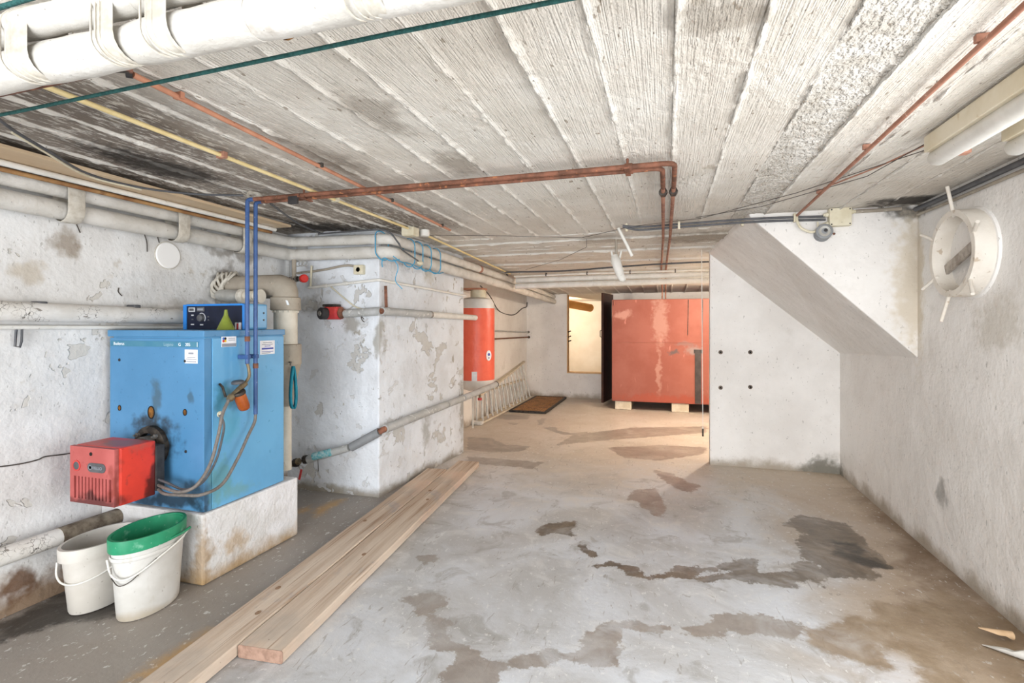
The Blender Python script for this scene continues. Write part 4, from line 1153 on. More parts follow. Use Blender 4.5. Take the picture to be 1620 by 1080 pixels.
# end heights from the picture
ea = onx(393, 575, -2.395)
eb = onx(404, 655, -2.395)
op1 = oil_pipe('blue oil pipe nearer the boiler front, rusty along the ceiling', 2.466, 2.189, 0.035, 0.0, 1.86, ea[2])
op2 = oil_pipe('blue oil pipe nearer the boiler back, rusty along the ceiling', 2.53, 2.189, -0.02, 0.0, 1.86, eb[2])
for i, yv in enumerate((2.466, 2.53)):
    G().box((-2.455, yv - 0.012, 1.24), (-2.38, yv + 0.012, 1.265)).obj('pipe_clamp', M['bluepipe'], (op1, op2)[i], bevel=0.003)
g = G()
for i in range(5):
    a = random.uniform(0, 6.28)
    g.tube([(-2.39, 2.49, 2.21), (-2.39 + 0.05 * math.cos(a), 2.49 + 0.05 * math.sin(a), 2.225 + 0.01 * (i % 2))], 0.002, 5)
    g.tube(loop(-2.36, 2.498, 2.2, (1, 0, 0), 0.0, 0.05 - 0.004 * i, 0.002)[:18], 0.002, 5)
g = g.obj('straw_tie', M['tape'], loc=(-2.39, 2.49, 2.2))
tag(g, 'wisp of straw-coloured string tied where the blue pipes turn', 'string')
x_ = -2.0
for x_, nm in ((-2.02, 'near the yellow conduit'), (-0.18, 'near the rusty pipe bend')):
    h = thing('pipe_clamp', 'small metal clamp holding both rusty pipes %s' % nm, 'clamp', (x_, 2.5, 2.2), 'clamps on the rusty pipes')
    G().box((x_ - 0.012, 2.435, 2.172), (x_ + 0.012, 2.565, 2.180)).obj('clamp_bar', M['rust'], h, bevel=0.002)
    G().tube([(x_, 2.5, 2.17), (x_, 2.5, 2.238)], 0.006, 8).obj('clamp_bolt', M['rust'], h)
g = G().box((-2.075, 2.43, 2.135), (-2.015, 2.45, 2.178)).obj('black_tag', M['black'], loc=(-2.05, 2.44, 2.14), bevel=0.003)
tag(g, 'small black tag hanging below the rusty pipes', 'tag')

# ---- oil filter with amber bowl, and the hoses
fpos = np.array(onx(372, 622, -2.385))
of = thing('oil_filter', 'oil filter with amber bowl fixed to the boiler side', 'oil filter', tuple(fpos))
ft0, ft1 = np.array(onx(362, 632, -2.385)), np.array(onx(388, 606, -2.39))
G().tube([ft0, ft1], 0.017, 12).obj('filter_head', M['brass'], of, smooth=50)
G().lathe([(0.021, -0.01), (0.021, 0.01)], ft0 + (ft1 - ft0) * 0.12, unit(ft1 - ft0), 6).obj('hex_nut', M['brass'], of)
kn = np.array(onx(376, 605, -2.385))
G().lathe([(0.022, -0.010), (0.034, -0.006), (0.035, 0.008), (0.026, 0.013)], kn, (0.25, -0.1, 1), 20).obj('knob', M['darkgrey'], of, smooth=40)
M['amber'] = mat('amber oil bowl', 'a35522', '8a4218', 8, rough=0.15, spec=0.6)
b0, b1 = np.array(onx(377, 620, -2.375)), np.array(onx(388, 648, -2.37))
ad = unit(b1 - b0)
G().lathe([(0.036, -0.004), (0.038, 0.0), (0.038, 0.012), (0.036, 0.014)], b0, ad, 22).obj('bowl_collar', M['castiron'], of, smooth=40)
G().lathe([(0.033, 0.012), (0.034, 0.03), (0.034, 0.095), (0.028, 0.112), (0.012, 0.12), (0.0, 0.121)], b0, ad, 22).obj('bowl', M['amber'], of, smooth=50)
G().tube(smooth_path([ft1, np.array(onx(394, 595, -2.39)), np.array(onx(393.5, 583, -2.393)), np.array([ea[0], 2.466, ea[2]])]), 0.009, 10).obj('inlet_pipe', M['brass'], of, smooth=60)
bk = np.array(onx(352, 612, -2.44))
G().tube([bk + np.array([0, -0.02, 0.02]), bk, np.array(onx(357, 628, -2.43))], 0.007, 8).obj('bracket', M['castiron'], of, smooth=60)


def hose(label, pts, r, m):
    g = G().tube(smooth_path(pts, 7), r, 10).obj('hose', M[m], loc=tuple(pts[0]), smooth=60)
    return tag(g, label, 'hose', 'hoses to the burner')


end = np.array([-2.672, 2.13, 0.575])
M['hose_grey'] = mat('grey braided hose', '77706a', '655f5a', 60, rough=0.5)
hose('grey hose from the oil filter down to the burner', [tuple(ft0), onx(352, 655, -2.375), onx(345, 690, -2.37), onx(332, 735, -2.37), onx(310, 768, -2.38), onx(285, 778, -2.46), onx(262, 772, -2.58), end + np.array([0, 0, -0.01])], 0.009, 'hose_grey')
hose('dark cable from the round gland on boiler side to the burner', [onx(347.5, 656, -2.44), onx(354, 670, -2.425), onx(352, 690, -2.42), onx(341, 730, -2.42), onx(320, 763, -2.42), onx(292, 774, -2.48), onx(266, 764, -2.60), end + np.array([0, 0, 0.02])], 0.0065, 'darkgrey')
hose('long brown hose from the rear blue pipe down to the burner', [(-2.395, 2.53, eb[2]), onx(402.5, 668, -2.393), onx(392, 690, -2.385), onx(376, 725, -2.375), onx(352, 765, -2.365), onx(320, 782, -2.37), onx(290, 783, -2.46), onx(262, 781, -2.58), end + np.array([0.0, 0.0, -0.035])], 0.009, 'hose_grey')

# ================================================================== chimney block fittings
YP = YC0 - 0.06
pump = thing('circulation_pump', 'red circulation pump on the chimney block beside grey pipe', 'pump', ony(525, 508, YP))
pc = np.array(ony(527, 495, YP))
G().box(pc + np.array([-0.06, -0.055, -0.055]), pc + np.array([0.075, 0.05, 0.055])).obj('pump_body', M['red_pl'], pump, bevel=0.022)
G().lathe([(0.050, 0.0), (0.050, 0.05), (0.044, 0.056), (0.0, 0.057)], pc + np.array([-0.035, -0.05, -0.005]), (-0.35, -1, 0), 24).obj('motor_cap', M['black'], pump, smooth=40)
G().lathe([(0.022, 0.058), (0.018, 0.064), (0.0, 0.064)], pc + np.array([-0.035, -0.05, -0.005]), (-0.35, -1, 0), 16).obj('cap_plate', M['steel'], pump, smooth=40)
G().box(pc + np.array([-0.065, -0.06, 0.052]), pc + np.array([0.055, 0.035, 0.074])).obj('terminal_box', M['castiron'], pump, bevel=0.008)
G().lathe([(0.045, 0.0), (0.05, 0.012), (0.032, 0.03), (0.032, 0.05)], pc + np.array([0.07, 0, 0]), (1, 0, 0), 18).obj('outlet_flange', M['rust'], pump, smooth=40)
gp = thing('grey_pipe', 'short grey pipe between red pump and chimney block corner', 'pipe', tuple(pc + np.array([0.1, 0, 0])))
e1 = np.array(ony(603, 492, YP)); e1[1] = YP
G().tube([pc + np.array([0.115, 0, -0.005]), e1], 0.034, 18).obj('sleeve', M['greypipe'], gp, smooth=60)
G().lathe([(0.027, 0), (0.027, 0.004)], e1, unit(e1 - pc), 16).obj('open_end', M['rust'], gp)
hk = np.array(ony(574, 505, YP - 0.035))
G().tube(loop(hk[0], hk[1], hk[2], (0, 1, 0), 0, 0.02)[:22], 0.004, 6).obj('hook', M['wire'], gp)
a0, a1 = np.array(onx(604, 492, -2.235)), np.array(onx(752, 502.5, -2.145))
gp = thing('grey_pipe', 'upper grey pipe along the side of the chimney block', 'pipe', tuple(a0))
mid_ = a0 + (a1 - a0) * 0.42
G().tube([a0, mid_], 0.034, 18).obj('sleeve', M['greypipe'], gp, smooth=60)
G().tube([mid_, a1], 0.031, 18).obj('sleeve', M['white_pl'], gp, smooth=60)
G().lathe([(0.035, 0), (0.035, 0.03)], mid_, unit(a1 - a0), 18).obj('joint', M['steel'], gp, smooth=40)
G().lathe([(0.024, 0), (0.024, 0.006)], a0, unit(a0 - a1), 14).obj('open_end', M['rust'], gp)
G().lathe([(0.022, 0), (0.022, 0.02), (0.018, 0.03)], a1, unit(a1 - a0), 14).obj('end_plug', M['brass'], gp)
b_ = np.array(onx(610, 452, -2.255)); bt = np.array(onx(611, 486, -2.25))
g = G().tube([b_, bt], 0.013, 10).obj('rusty_stub', M['rust'], loc=tuple(bt), smooth=60)
tag(g, 'short rusty upright stub on the chimney block corner above grey pipe', 'pipe')
# lower grey pipe
lp = thing('drain_pipe', 'low grey pipe rising along the chimney block past the ladder', 'pipe', ony(470, 735, 3.6))
v0, v1, v2, v3 = ony(452, 737, 3.60), ony(500, 722, 3.62), ony(552, 708, 3.66), ony(600, 683, 3.69)
G().tube([ony(425, 742, 3.58), v0, ony(474, 729, 3.61)], 0.026, 14).obj('valve_tube', M['brass'], lp, smooth=60)
for px_ in (466, 481):
    c_ = np.array(ony(px_, 737 - (px_ - 452) * 0.33, 3.61))
    G().lathe([(0.036, 0), (0.036, 0.03)], c_, unit(np.array(v1) - np.array(v0)), 8).obj('valve_nut', M['castiron'], lp)
G().tube([ony(487, 727, 3.615), v2], 0.031, 16).obj('sleeve', M['greypipe'], lp, smooth=60)
G().tube([ony(496, 722, 3.585), ony(522, 715.5, 3.60)], 0.0315, 16).obj('teal_label', mat('teal tape', '3f9aa5', 'a8c2c2', 40, rough=0.5), lp, smooth=60)
M['greypipe_dark'] = mat('dark grey pipe', '8d8f91', '808284', 9, rough=0.5)
G().tube([ony(556, 707, 3.665), v3], 0.036, 16).obj('sleeve', M['greypipe_dark'], lp, smooth=60)
u0, u1, u2, u3 = onx(605, 680, -2.225), onx(706, 640, -2.155), onx(732, 630, -2.14), onx(784, 608, -2.08)
G().tube([v3, u0, np.array(u0) + (np.array(u1) - np.array(u0)) * 0.05], 0.025, 14).obj('bare_elbow', M['rust'], lp, smooth=60)
G().tube([np.array(u0) + (np.array(u1) - np.array(u0)) * 0.03, u1], 0.036, 16).obj('sleeve', M['greypipe'], lp, smooth=60)
G().tube([np.array(u1) + (np.array(u2) - np.array(u1)) * 0.04, u2], 0.035, 16).obj('sleeve', M['greypipe'], lp, smooth=60)
G().tube([np.array(u2) + (np.array(u3) - np.array(u2)) * 0.02, u3], 0.036, 16).obj('sleeve', M['greypipe'], lp, smooth=60)
G().lathe([(0.039, 0), (0.039, 0.02)], u3, unit(np.array(u3) - np.array(u2)), 16).obj('end_rim', M['castiron'], lp, smooth=40)
cp = np.array(ony(503, 730, 3.58))
G().tube(smooth_path([cp + np.array([0, 0, 0.02]), cp, cp + np.array([0.003, 0, -0.08])]), 0.003, 6).obj('chain', M['wire'], lp)
rt = np.array(ony(477, 744, 3.58))
g = G().obox(rt + np.array([-0.012, 0, -0.035]), unit((0.25, 0, 1)), (0, 1, 0), unit((1, 0, -0.25)), 0.045, 0.003, 0.010).obj('valve_tag', M['red_pl'], lp, bevel=0.002, label='red valve lever')
# socket, conduit, tap
sp = np.array(ony(571, 427, YC0))
so = thing('wall_socket', 'cream wall socket high on the chimney block', 'socket', tuple(sp))
G().box(sp + np.array([-0.045, -0.045, -0.04]), sp + np.array([0.045, 0.0, 0.04])).obj('socket_body', M['cream_pl'], so, bevel=0.008)
G().lathe([(0.026, 0), (0.026, 0.004), (0.021, 0.004), (0.018, -0.002)], sp + np.array([0, -0.045, 0]), (0, -1, 0), 20).obj('socket_insert', M['cream_pl'], so, smooth=40)
for s in (-1, 1):
    G().lathe([(0.004, 0), (0.004, 0.003)], sp + np.array([0.009 * s, -0.046, 0]), (0, -1, 0), 8).obj('socket_hole', M['hole'], so)
g = G().tube(smooth_path([sp + np.array([-0.03, -0.012, 0.03]), np.array(ony(545, 420, YC0 - 0.015)), np.array(ony(510, 427, YC0 - 0.012)), np.array(ony(470, 432, YC0 - 0.012))]), 0.010, 8).obj('socket_cable', M['flue'], loc=tuple(sp), smooth=60)
tag(g, 'grey cable leading left from the wall socket', 'cable')
cz0 = np.array(ony(488, 455, YC0 - 0.018)); cz1 = np.array(ony(598, 442.5, YC0 - 0.02)); cz2 = np.array(onx(737, 468, -2.17))
cd = thing('conduit', 'thin white conduit bent round the chimney block corner', 'conduit', tuple(cz1))
G().tube(fillet([cz0, cz1 + np.array([0.012, 0, 0]), cz2], 0.03, 6), 0.012, 10).obj('tube', M['white_pl'], cd, smooth=60)
for s in (0.25, 0.55):
    q = cz0 + (cz1 - cz0) * s
    G().lathe([(0.017, -0.018), (0.017, 0.018)], q, unit(cz1 - cz0), 10).obj('sleeve', M['white_pl'], cd, smooth=40)
G().tube([ony(493, 420, YC0 - 0.03), cz0 + np.array([0.02, 0, 0])], 0.009, 8).obj('drop_tube', M['cream_pl'], cd, smooth=60)
g = G().tube(smooth_path([ony(522, 452, YC0 - 0.012), ony(545, 472, YC0 - 0.012), ony(562, 485, YC0 - 0.012), ony(575, 489, YC0 - 0.03)]), 0.006, 8).obj('pump_cable', M['cream_pl'], loc=ony(545, 472, YC0 - 0.012), smooth=60)
tag(g, 'thin cream cable hanging from conduit to grey pipe by the pump', 'cable')
tp = np.array(ony(470, 441, 3.55))
tap = thing('tap', 'small valve with bright red handwheel behind the stove pipe', 'valve', tuple(tp))
G().tube([tp + np.array([-0.07, 0, 0]), tp + np.array([0.06, 0, 0])], 0.018, 12).obj('valve_body', M['castiron'], tap, smooth=60)
for dx in (-0.05, -0.01, 0.03):
    G().lathe([(0.026, 0), (0.026, 0.015)], tp + np.array([dx, 0, 0]), (1, 0, 0), 8).obj('valve_ring', M['steel'], tap)
G().lathe([(0.020, 0), (0.034, 0.006), (0.034, 0.034), (0.026, 0.042), (0.0, 0.042)], tp + np.array([0.06, 0, 0]), (0.8, -0.6, 0), 20).obj('handwheel', mat('bright red handle', 'd42a20', rough=0.4), tap, smooth=40, label='bright red handwheel')
G().tube([tp + np.array([-0.03, 0, -0.08]), tp + np.array([-0.03, 0, 0.16])], 0.018, 12).obj('valve_riser', M['flue'], tap, smooth=60)
g = G().tube([ony(455, 402, 3.68), ony(455, 445, 3.68)], 0.022, 12).obj('short_riser', M['greypipe'], loc=ony(455, 445, 3.68), smooth=60)
tag(g, 'short grey upright pipe between lagged pipe and red valve', 'pipe')
# spring-like fitting
sq = np.array(ony(478, 417, 3.6))
g = G().tube([sq + np.array([0.03 * math.cos(a) + 0.006 * a - 0.06, 0.012 * math.sin(a), 0.022 * math.sin(a)]) for a in np.linspace(0, 18, 60)], 0.0035, 6).obj('wire_coil', M['zinc'], loc=tuple(sq))
tag(g, 'small loose wire coil below the lagged pipe by the chimney', 'wire')
# teal strap
G().tube(smooth_path([(fx + 0.06, fy - 0.05, 1.175), (-2.52, 2.985, 1.18), (-2.50, 2.955, 1.165)]), 0.006, 8).obj('hook', M['steel'], flue, smooth=60)
s0 = np.array(onx(464, 580, -2.50))
ring = [s0 + np.array([0.004 * math.sin(a), 0.035 * math.sin(a) * (0.25 + 0.75 * (1 - math.cos(a)) / 2), -0.145 + 0.15 * math.cos(a)]) for a in np.linspace(0, 2 * math.pi, 33)]
g = G()
n = len(ring)
g.add([q + np.array([d, 0, 0]) + e for d, e in ((-0.014, 0), (0.014, 0)) for q in ring] + [q * 1 + np.array([d, 0, 0]) + 0.003 * np.array([0, math.sin(i), 0]) for d in (-0.014, 0.014) for i, q in enumerate(ring)],
      [(i, i + 1, n + i + 1, n + i) for i in range(n - 1)])
g = g.obj('strap', M['teal'], loc=tuple(s0), smooth=60)
sm = g.modifiers.new('thick', 'SOLIDIFY'); sm.thickness = 0.003
tag(g, 'teal webbing strap hanging in a loop behind the boiler', 'strap')

# ================================================================== oil tank, its blocks
M['tank'] = mat('red oxide tank paint', '9a5b4b', '90503f', 2.2, rough=0.5, coord='world', stretch=(1, 1, 1),
                spots=[('d98f80', 9, 0.64, 0.72, (1, 1, 0.25), 0.5), ('8a4a3a', 40, 0.7, 0.74, U1, 0.5)],
                blobs=[((-0.10, 8.8, 1.5), (0.16, 0.2, 0.55), 'c39c8e', 0.45), ((-0.12, 8.8, 0.65), (0.05, 0.2, 0.5), 'c39888', 0.45), ((0.10, 8.8, 0.98), (0.12, 0.2, 0.05), '5a5250', 0.85),
                       ((0.42, 8.8, 1.02), (0.16, 0.2, 0.10), '8f8784', 0.7), ((-0.7, 8.8, 1.6), (0.18, 0.2, 0.08), 'd9a99a', 0.5), ((0.05, 8.8, 0.2), (1.2, 0.2, 0.12), 'a0472f', 0.7),
                       ((0.30, 8.8, 1.12), (0.20, 0.2, 0.05), '7d6c68', 0.5)])
TY0, TY1, TX0, TX1, TZ0, TZ1 = 8.80, 9.75, -0.895, 1.30, 0.145, 1.858
tank = thing('oil_tank', 'large red painted steel oil tank on concrete blocks', 'oil tank', (0.2, 9.2, TZ0))
G().box((TX0, TY0 + 0.004, TZ0), (TX1, TY1, TZ1)).obj('tank_shell', M['tank'], tank, bevel=0.014)
G().box((TX0 + 0.008, TY0, TZ0 + 0.008), (TX1, TY0 + 0.006, TZ1 - 0.72)).obj('lower_plate', M['tank'], tank, bevel=0.002)
G().box((TX0 + 0.008, TY0 - 0.001, TZ1 - 0.715), (TX1, TY0 + 0.006, TZ1 - 0.008)).obj('upper_plate', M['tank'], tank, bevel=0.002)
M['gauge'] = mat('black tar streak', '3a3532', '4c4542', 9, rough=0.5)
p = ony(1104, 545, TY0)
G().box((p[0] - 0.045, TY0 - 0.008, TZ0 + 0.01), (p[0] + 0.05, TY0, p[2] - 0.14)).obj('sight_strip', M['gauge'], tank, bevel=0.003)
G().box((p[0] - 0.06, TY0 - 0.010, p[2] - 0.14), (p[0] + 0.075, TY0, p[2] - 0.08)).obj('sight_strip_cap', M['gauge'], tank, bevel=0.004)
q = ony(972, 478, TY0 - 0.004)
G().tube([(q[0] - 0.005, TY0 - 0.01, TZ1 - 0.02), (q[0] - 0.005, TY0 - 0.01, TZ1 - 0.10)], 0.012, 8).obj('lug', M['tank'], tank, smooth=60)
for x in (1089, 1112):
    q0, q1 = ony(x, 474, TY0 - 0.004), ony(x - 1, 530, TY0 - 0.004)
    G().tube([q0, q1], 0.006, 6).obj('drip_wire', M['wire'], tank)
M['block'] = mat('pale concrete block', 'd9cfbd', 'c2b69f', 8, rough=0.85, bump=[(40, 0.004, U1)])
for i, (x, nm) in enumerate(((986, 'left'), (1076, 'middle'))):
    p = ony(x, 645, 8.86)
    g = G().box((p[0] - 0.135, 8.83, 0.0), (p[0] + 0.135, 9.6, 0.144)).obj('concrete_block', M['block'], bevel=0.012, loc=(p[0], 9.2, 0))
    tag(g, 'pale concrete block below the %s of the red tank' % ('left corner' if i == 0 else 'middle'), 'block', 'blocks under the tank')

# ================================================================== water heater
hx_, hy_, hr = -2.445, 6.43, 0.245
M['heater_red'] = mat('orange-red vinyl jacket', 'ec6f56', 'e5634b', 3, rough=0.35, spots=[('f2917c', 8, 0.64, 0.72, (1, 1, 0.5), 0.5)], bump=[(7, 0.012, U1)])
M['heater_white'] = mat('white enamel', 'dcdad6', 'cfccc6', 6, rough=0.4)
heater = thing('water_heater', 'upright red and white water heater behind the chimney block', 'water heater', (hx_, hy_, 0.55))
zr0, zr1 = 0.71, 1.655
G().lathe([(hr, zr0), (hr, zr1)], (hx_, hy_, 0), n=40).obj('jacket', M['heater_red'], heater, smooth=40)
G().lathe([(0.0, 0.555), (0.13, 0.565), (0.215, 0.60), (0.243, 0.64), (0.243, zr0)], (hx_, hy_, 0), n=40).obj('bottom_cap', M['heater_white'], heater, smooth=40)
G().lathe([(0.243, zr1), (0.243, 1.71), (0.21, 1.775), (0.12, 1.80), (0.0, 1.805)], (hx_, hy_, 0), n=40).obj('top_cap', M['heater_white'], heater, smooth=40)
G().lathe([(0.105, 1.79), (0.105, 1.88), (0.095, 1.90), (0.0, 1.90)], (hx_ + 0.03, hy_, 0), n=28).obj('neck', M['cream_pl'], heater, smooth=40)
G().box((hx_ - 0.17, hy_ - 0.1, 1.90), (hx_ + 0.12, hy_ + 0.1, 1.925)).obj('bracket_plate', M['orange'], heater, bevel=0.004)
a = R(-62)
zb_ = onx(778, 562, -2.2)
ep = np.array([hx_ + hr * math.cos(R(-28)), hy_ + hr * math.sin(R(-28)), zb_[2]])
ed = unit(ep - np.array([hx_, hy_, zb_[2]]))
bg = G().lathe([(0.045, 0), (0.045, 0.004)], ep, ed, 20, sy=1.5).obj('maker_badge', M['paper'], heater)
G().lathe([(0.02, 0.003), (0.02, 0.006)], ep + np.array([0, 0, 0.014]), ed, 14).obj('badge_print', M['print_blue'], bg)
G().lathe([(0.012, 0.003), (0.012, 0.006)], ep + np.array([0, 0, -0.03]), ed, 14).obj('badge_print', M['print'], bg)
lb = onx(741, 592, -2.3)
ang = R(-75)
lp_ = np.array([hx_ + (hr + 0.001) * math.cos(ang), hy_ + (hr + 0.001) * math.sin(ang), 0.77])
G().obox(lp_, (-math.sin(ang), math.cos(ang), 0), (math.cos(ang), math.sin(ang), 0), (0, 0, 1), 0.035, 0.004, 0.06).obj('info_label', M['paper'], heater)
vt = np.array([hx_ + 0.06, hy_ - 0.04, 0.5])
G().tube([(hx_ + .05, hy_, 0.56), (hx_ + .05, hy_, 0.44)], 0.014, 10).obj('outlet', M['brass'], heater, smooth=60)
G().tube([(hx_ - .05, hy_, 0.56), (hx_ - .05, hy_, 0.05)], 0.011, 10).obj('inlet', M['white_pl'], heater, smooth=60)
G().lathe([(0.03, 0), (0.03, 0.03)], (hx_ + .05, hy_, 0.43), (0, 0, 1), 8).obj('outlet_valve', M['red_pl'], heater)
for dz in (0.65, 1.55):
    G().box((XFL, hy_ - 0.08, dz), (hx_ - hr + 0.02, hy_ + 0.08, dz + 0.03)).obj('wall_bracket', M['steel'], heater)
# cable over the side wall behind it
pts = [onx(760, 452, XFL + 0.4), onx(775, 468, XFL + 0.2), onx(790, 492, XFL + 0.01), onx(812, 498, XFL + 0.01), onx(826, 488, XFL + 0.01), onx(833, 485, XFL + 0.012), onx(834, 478, XFL + 0.012)]
g = G().tube(smooth_path(pts), 0.008, 6).obj('wall_cable', M['wire'], loc=pts[3])
tag(g, 'dark cable drooping across the wall behind the water heater', 'cable')
for (a, b, m_, lbl) in (((781, 523), (836, 525), 'greypipe', 'thin grey rod sticking out level beside the water heater'), ((781, 536), (848, 532), 'rust', 'thin rusty rod below the grey rod beside the water heater')):
    pa, pb = onx(a[0], a[1], XFL + 0.05), onx(b[0], b[1], XFL + 0.05)
    pb = (XFL + 0.05, min(pb[1], 9.94), pb[2])
    g = G().tube([pa, pb], 0.012, 8).obj('wall_rod', M[m_], loc=pa, smooth=60)
    G().lathe([(0.025, 0), (0.025, 0.02)], pb, (0, -1, 0), 10).obj('rod_end', M['castiron'], g, smooth=40)
    tag(g, lbl, 'rod', 'rods on the far side wall')

# ================================================================== stepladder lying on its side
M['ladder'] = mat('pale worn ladder wood', 'd5cab8', 'c2b5a0', 9, rough=0.75, spots=[('9a8f80', 40, 0.66, 0.7, U1, 0.6)])
M['ladder_metal'] = mat('light metal rung', 'cfd0cd', 'b9bab6', 14, rough=0.4, metal=0.2)
lad = thing('stepladder', 'pale folding stepladder lying on its side against the wall', 'ladder', (-2.6, 8.3, 0))
n = 12
lo_f = [np.array([-2.575 + 0.045 * s, 6.94 + 2.75 * s, 0.022]) for s in np.linspace(0, 1, n)]
up_f = [np.array([-2.60 - 0.085 * s, 6.94 + 2.72 * s, 0.42 + 0.20 * s + 0.09 * s * s]) for s in np.linspace(0, 1, n)]


def rail(pts, name):
    g = G()
    for a, b in zip(pts[:-1], pts[1:]):
        d = unit(b - a); sd = unit(np.cross(d, (0, 0, 1))); upv = np.cross(sd, d)
        L_ = np.linalg.norm(b - a)
        g.obox((a + b) / 2, d, sd, upv, L_ / 2 + 0.004, 0.035, 0.014)
    return g.obj(name, M['ladder'], lad)


rail(lo_f, 'rail')
rail(up_f, 'rail')
for k in range(13):
    s = 0.04 + 0.92 * k / 12
    a = np.array([-2.575 + 0.045 * s, 6.94 + 2.75 * s, 0.03]); b = np.array([-2.60 - 0.085 * s, 6.94 + 2.72 * s, 0.41 + 0.20 * s + 0.09 * s * s])
    G().tube([a, b], 0.013, 8).obj('rung', M['ladder_metal'], lad, smooth=60)
lo_b = [np.array([-2.655 + 0.0 * s, 6.9 + 2.6 * s, 0.022]) for s in np.linspace(0, 1, 6)]
up_b = [np.array([-2.665 - 0.0 * s, 6.9 + 2.7 * s, 0.43 - 0.06 * s]) for s in np.linspace(0, 1, 6)]
g = G()
for pts in (lo_b, up_b):
    g = G()
    for a, b in zip(pts[:-1], pts[1:]):
        d = unit(b - a); sd = unit(np.cross(d, (0, 0, 1)))
        g.obox((a + b) / 2, d, sd, np.cross(sd, d), np.linalg.norm(b - a) / 2 + 0.004, 0.022, 0.014)
    g.obj('rail', M['ladder'], lad)
for k in range(12):
    s = 0.04 + 0.9 * k / 11
    G().tube([(-2.655, 6.9 + 2.6 * s, 0.03), (-2.665, 6.9 + 2.7 * s, 0.42 - 0.06 * s)], 0.011, 8).obj('rung', M['ladder_metal'], lad, smooth=60)
for x in (-2.655, -2.575):
    G().box((x - 0.04, 6.88, 0.001), (x + 0.04, 6.96, 0.05)).obj('rail_shoe', M['white_pl'], lad, bevel=0.006)

# ---- rusty grating on the floor
gr = thing('floor_grating', 'rusty metal grating lying on the floor by the ladder', 'grating', (-2.2, 8.95, 0))
M['grate'] = mat('rusty grating', 'a97b50', '7d5c40', 12, rough=0.7, spots=[('a9783f', 8, 0.58, 0.68, U1, 0.7)])
gx0, gx1, gy0, gy1 = -2.48, -1.86, 8.03, 9.80
for (lo, hi) in (((gx0, gy0, 0.002), (gx1, gy0 + 0.03, 0.035)), ((gx0, gy1 - 0.03, 0.002), (gx1, gy1, 0.035)), ((gx0, gy0 + .03, 0.002), (gx0 + 0.03, gy1 - .03, 0.035)), ((gx1 - 0.03, gy0 + .03, 0.002), (gx1, gy1 - .03, 0.035))):
    G().box(lo, hi).obj('frame_bar', M['castiron'], gr, bevel=0.003)
G().box((gx0 + 0.02, gy0 + 0.02, 0.001), (gx1 - 0.02, gy1 - 0.02, 0.005)).obj('gap_backing', M['black'], gr)  # dark sheet added below the bars to blacken the gaps
for k in range(15):
    x = gx0 + 0.05 + (gx1 - gx0 - 0.10) * k / 14
    G().box((x - 0.010, gy0 + 0.03, 0.014), (x + 0.010, gy1 - 0.03, 0.032)).obj('bar', M['grate'], gr)
for k in range(16):
    y = gy0 + 0.08 + (gy1 - gy0 - 0.16) * k / 15
    G().box((gx0 + 0.03, y - 0.006, 0.014), (gx1 - 0.03, y + 0.006, 0.026)).obj('cross_bar', M['grate'], gr)

# ================================================================== timber planks
M['wood1'] = mat('weathered pine plank', 'cfbfae', 'b8a28e', 6, rough=0.75, stretch=(0.12, 2.2, 1), spots=[('94785f', 30, 0.56, 0.66, (0.04, 1.5, 1), 0.65), ('a39a90', 2.2, 0.5, 0.7, (0.8, 1, 1), 0.55), ('8f9096', 5, 0.60, 0.72, (0.6, 1, 1), 0.45), ('6d5444', 24, 0.74, 0.77, U1, 0.8), ('d9b8a0', 3, 0.55, 0.7, (0.5, 1, 1), 0.5)],
                 bump=[(60, 0.0018, (0.06, 1.6, 1)), (14, 0.002, U1)])
M['knot'] = mat('wood knot', '9a7f69', '86694f', 60, rough=0.8)
M['wood_end'] = mat('rough sawn end', 'a08372', '866b5c', 26, rough=0.9, bump=[(90, 0.002, U1)])


